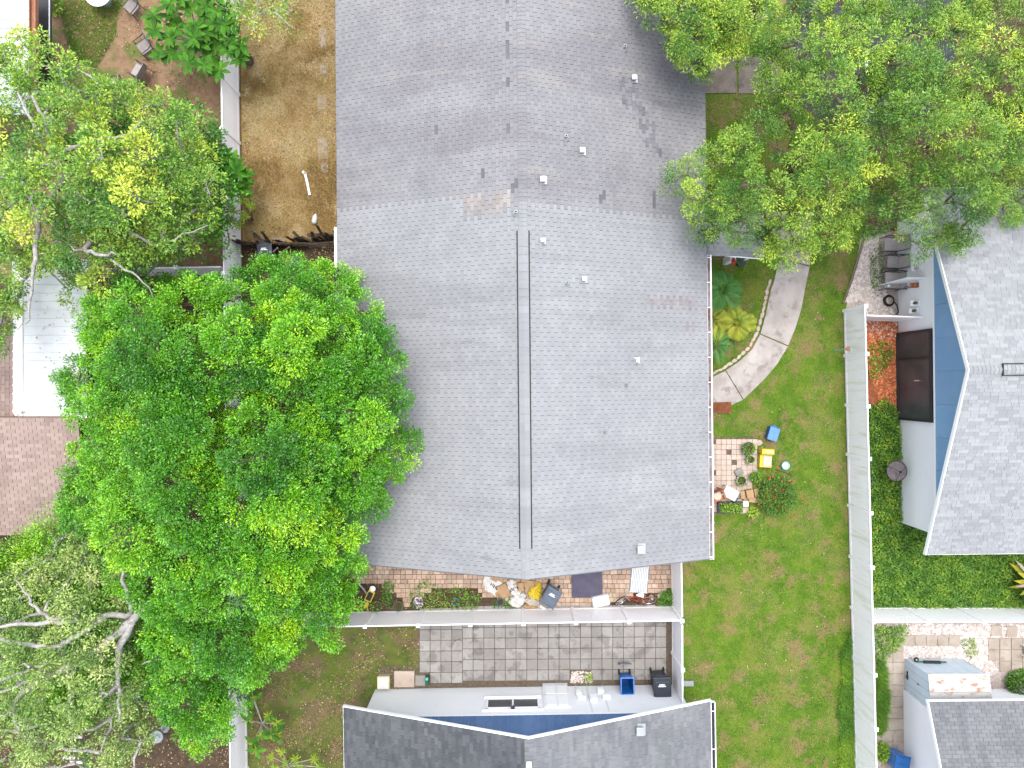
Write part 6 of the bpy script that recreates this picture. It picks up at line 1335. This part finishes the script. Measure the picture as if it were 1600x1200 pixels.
# low dark edging board, hose reel and solar lamp by the pebble bed
t = thing('edging_board', 'dark thin edging board between lawn and white pebbles', 'edging', P(1340, 410)); b = MB(); pts = [(1318, 474), (1330, 440), (1342, 400), (1350, 375), (1358, 352)]; b.tube([P(u, v, .06) - t.location for u, v in pts], .05, 4); b.build('board', G['wood'], t)
t = thing('garden_hose', 'black hose coil on the mulch below the recliner', 'hose', P(1388, 470)); b = MB()
for k in range(3): b.ring(.24 - .03 * k, .022, (0, 0, .03 + .04 * k), 22, 5)
b.tube([(.2, 0, .05), (.35, -.2, .04), (.42, -.5, .04), (.3, -.6, .04)], .022, 5); b.build('coil', G['rubber'], t)
t = thing('metal_hoop', 'thin rusty hoop on the pebbles left of the hose coil', 'hoop', P(1371, 457)); b = MB(); b.ring(.14, .012, (0, 0, .04), 18, 5); b.ring(.09, .01, (.1, -.12, .04), 16, 5); b.build('ring', G['gutter_in'], t)
t = thing('wall_spigot_lamp', 'dark wall lamp on bracket under the recliner', 'lamp', P(1400, 452)); b = MB(); b.tube([(0, 0, .9), (.02, -.05, .9), (.25, -.12, 1.0)], .02, 6); b.build('bracket', G['bin_grey'], t); b = MB(); b.box((.28, -.12, .97), (.14, .18, .16)); b.build('lamp_head', G['bin_grey'], t, bevel=.02)
b = MB(); b.tube([(0, 0, 0), (0, 0, .9)], .02, 6); b.build('post', G['bin_grey'], t)
t = thing('solar_lantern', 'teal and white solar lantern standing on the recliner', 'lantern', P(1388, 443, .55)); b = MB(); b.lathe([(.05, 0), (.06, .1), (.03, .14)], 10); b.build('lantern_body', G['teal'], t); b = MB(); b.lathe([(.05, 0), (.05, .06)], 10, (.0, -.1, 0)); b.build('lantern_cap', G['trim'], t)
t = thing('yard_hook', 'teal rod with rusty end crossing over the mossy fence', 'rod', P(1300, 548)); b = MB(); b.tube([(0, 0, 1.6), P(1330, 552, 1.9) - t.location], .02, 6); b.build('arm', G['teal'], t); b = MB(); b.tube([(0, 0, 0), (0, 0, 1.65)], .02, 6); b.build('post', G['teal'], t); b = MB(); b.lathe([(.08, 0), (.10, .06), (.04, .12)], 10, (-.08, 0, 1.55)); b.build('feeder', G['redwood'], t)
# scooter-like cart by the shed
t = thing('reel_mower', 'green push mower handle and wheels beside the metal shed', 'mower', P(1430, 1026)); 
b = MB(); b.tube([(-.2, -.02, .5), (1.0, -.02, .55)], .035, 8); b.build('handle', G['green_pl'], t); b = MB(); b.tube([(.05, -.02, .52), (.75, -.02, .56)], .065, 10); b.build('grip', G['rubber'], t)
for (x, y, r, z) in ((-.22, .05, .11, .45), (-.40, -.62, .09, .2), (-.38, -.8, .13, .2)):
    b = MB(); b.ring(r * .7, r * .35, (x, y, z), 16, 6); w_ = b.build('wheel', G['rubber'], t); b = MB(); b.lathe([(r * .35, -.02), (r * .35, .02)], 10, (x, y, z + .02)); b.build('hub', G['galv'], w_)
b = MB(); b.tube([(-.22, .05, .45), (-.34, -.1, .4), (-.40, -.62, .2)], .018, 6); b.build('frame_tube', G['galv'], t)
t = thing('garden_bench', 'white bench arm cut off by the right frame edge', 'bench', P(1604, 1014)); 
for yy in (-.22, .22): b = MB(); b.box((0, yy, .4), (.62, .06, .04)); b.build('armrest', G['trim'], t); b = MB(); b.box((-.25, yy, .2), (.05, .05, .4)); b.build('leg', G['trim'], t)
b = MB(); b.box((.05, 0, .3), (.5, .4, .03)); b.build('seat', G['wood'], t)
# entry clutter below the porch roof
t = thing('garden_flag', 'white post with red and pink heart shaped sign under the porch', 'sign', P(1133, 413)); b = MB(); b.box((0, .12, .55), (.22, .3, 1.1)); b.build('pedestal', G['trim'], t, bevel=.01); b = MB(); b.lathe([(.001, 0), (.12, .02), (.001, .05)], 14, (0, -.06, 1.12)); o = b.build('disc', G['red'], t); o.scale = (.8, 1.4, 1)
t = thing('planter_urn', 'black urn with pale plant under the porch roof edge', 'urn', P(1154, 412)); b = MB(); b.lathe([(.14, 0), (.2, .3), (.17, .4)], 14); b.build('body', G['bin_black'], t); fol_blob(t, 50, .2, .2, .1, .05, G['fol_bed'], .35, (0, .4))
t = thing('fallen_leaf_ladder', 'white bricks lying on red dirt in the bottom left corner', 'bricks', P(120, 1150)); 
for (x, y) in ((0, 0), (0, -.55), (.05, -1.1), (-.3, -.9)): b = MB(); b.box((x, y, .05), (.55, .12, .1)); b.build('brick', G['paper'], t)
t = thing('white_sheet', 'crumpled white sheet on the ground under the silvery tree', 'sheet', P(190, 1062)); bm = bmesh.new(); bmesh.ops.create_grid(bm, x_segments=14, y_segments=14, size=.9)
for x in bm.verts: x.co.z = .08 + .06 * math.sin(x.co.x * 9) * math.sin(x.co.y * 8 + 1); x.co.y += .2 * math.sin(x.co.x * 3)
me = bpy.data.meshes.new('cloth'); bm.to_mesh(me); bm.free(); me.materials.append(G['paper']); o = link('cloth', me, t); sm_ = o.modifiers.new('thick', 'SOLIDIFY'); sm_.thickness = .02

# ------------------------------------------------------------------ groups of like things
GROUPS = {'wheelie bin': 'wheelie bins around the yards', 'plant pot': 'plant pots in the yards', 'fence': 'fences between the yards', 'house': 'shingled houses', 'tree': 'trees around the houses',
          'palm': 'palms by the curved walkway', 'shrub': 'shrubs in the yards', 'bush': 'small bushes and weeds', 'sack': 'sacks in the rubbish heap', 'bag': 'bags in the rubbish heap', 'box': 'boxes and cartons', 'chair': 'outdoor chairs', 'table': 'outdoor tables'}
for o in list(bpy.data.objects):
    if o.parent is None and o.get('category') in GROUPS and not o.get('group'): o['group'] = GROUPS[o['category']]
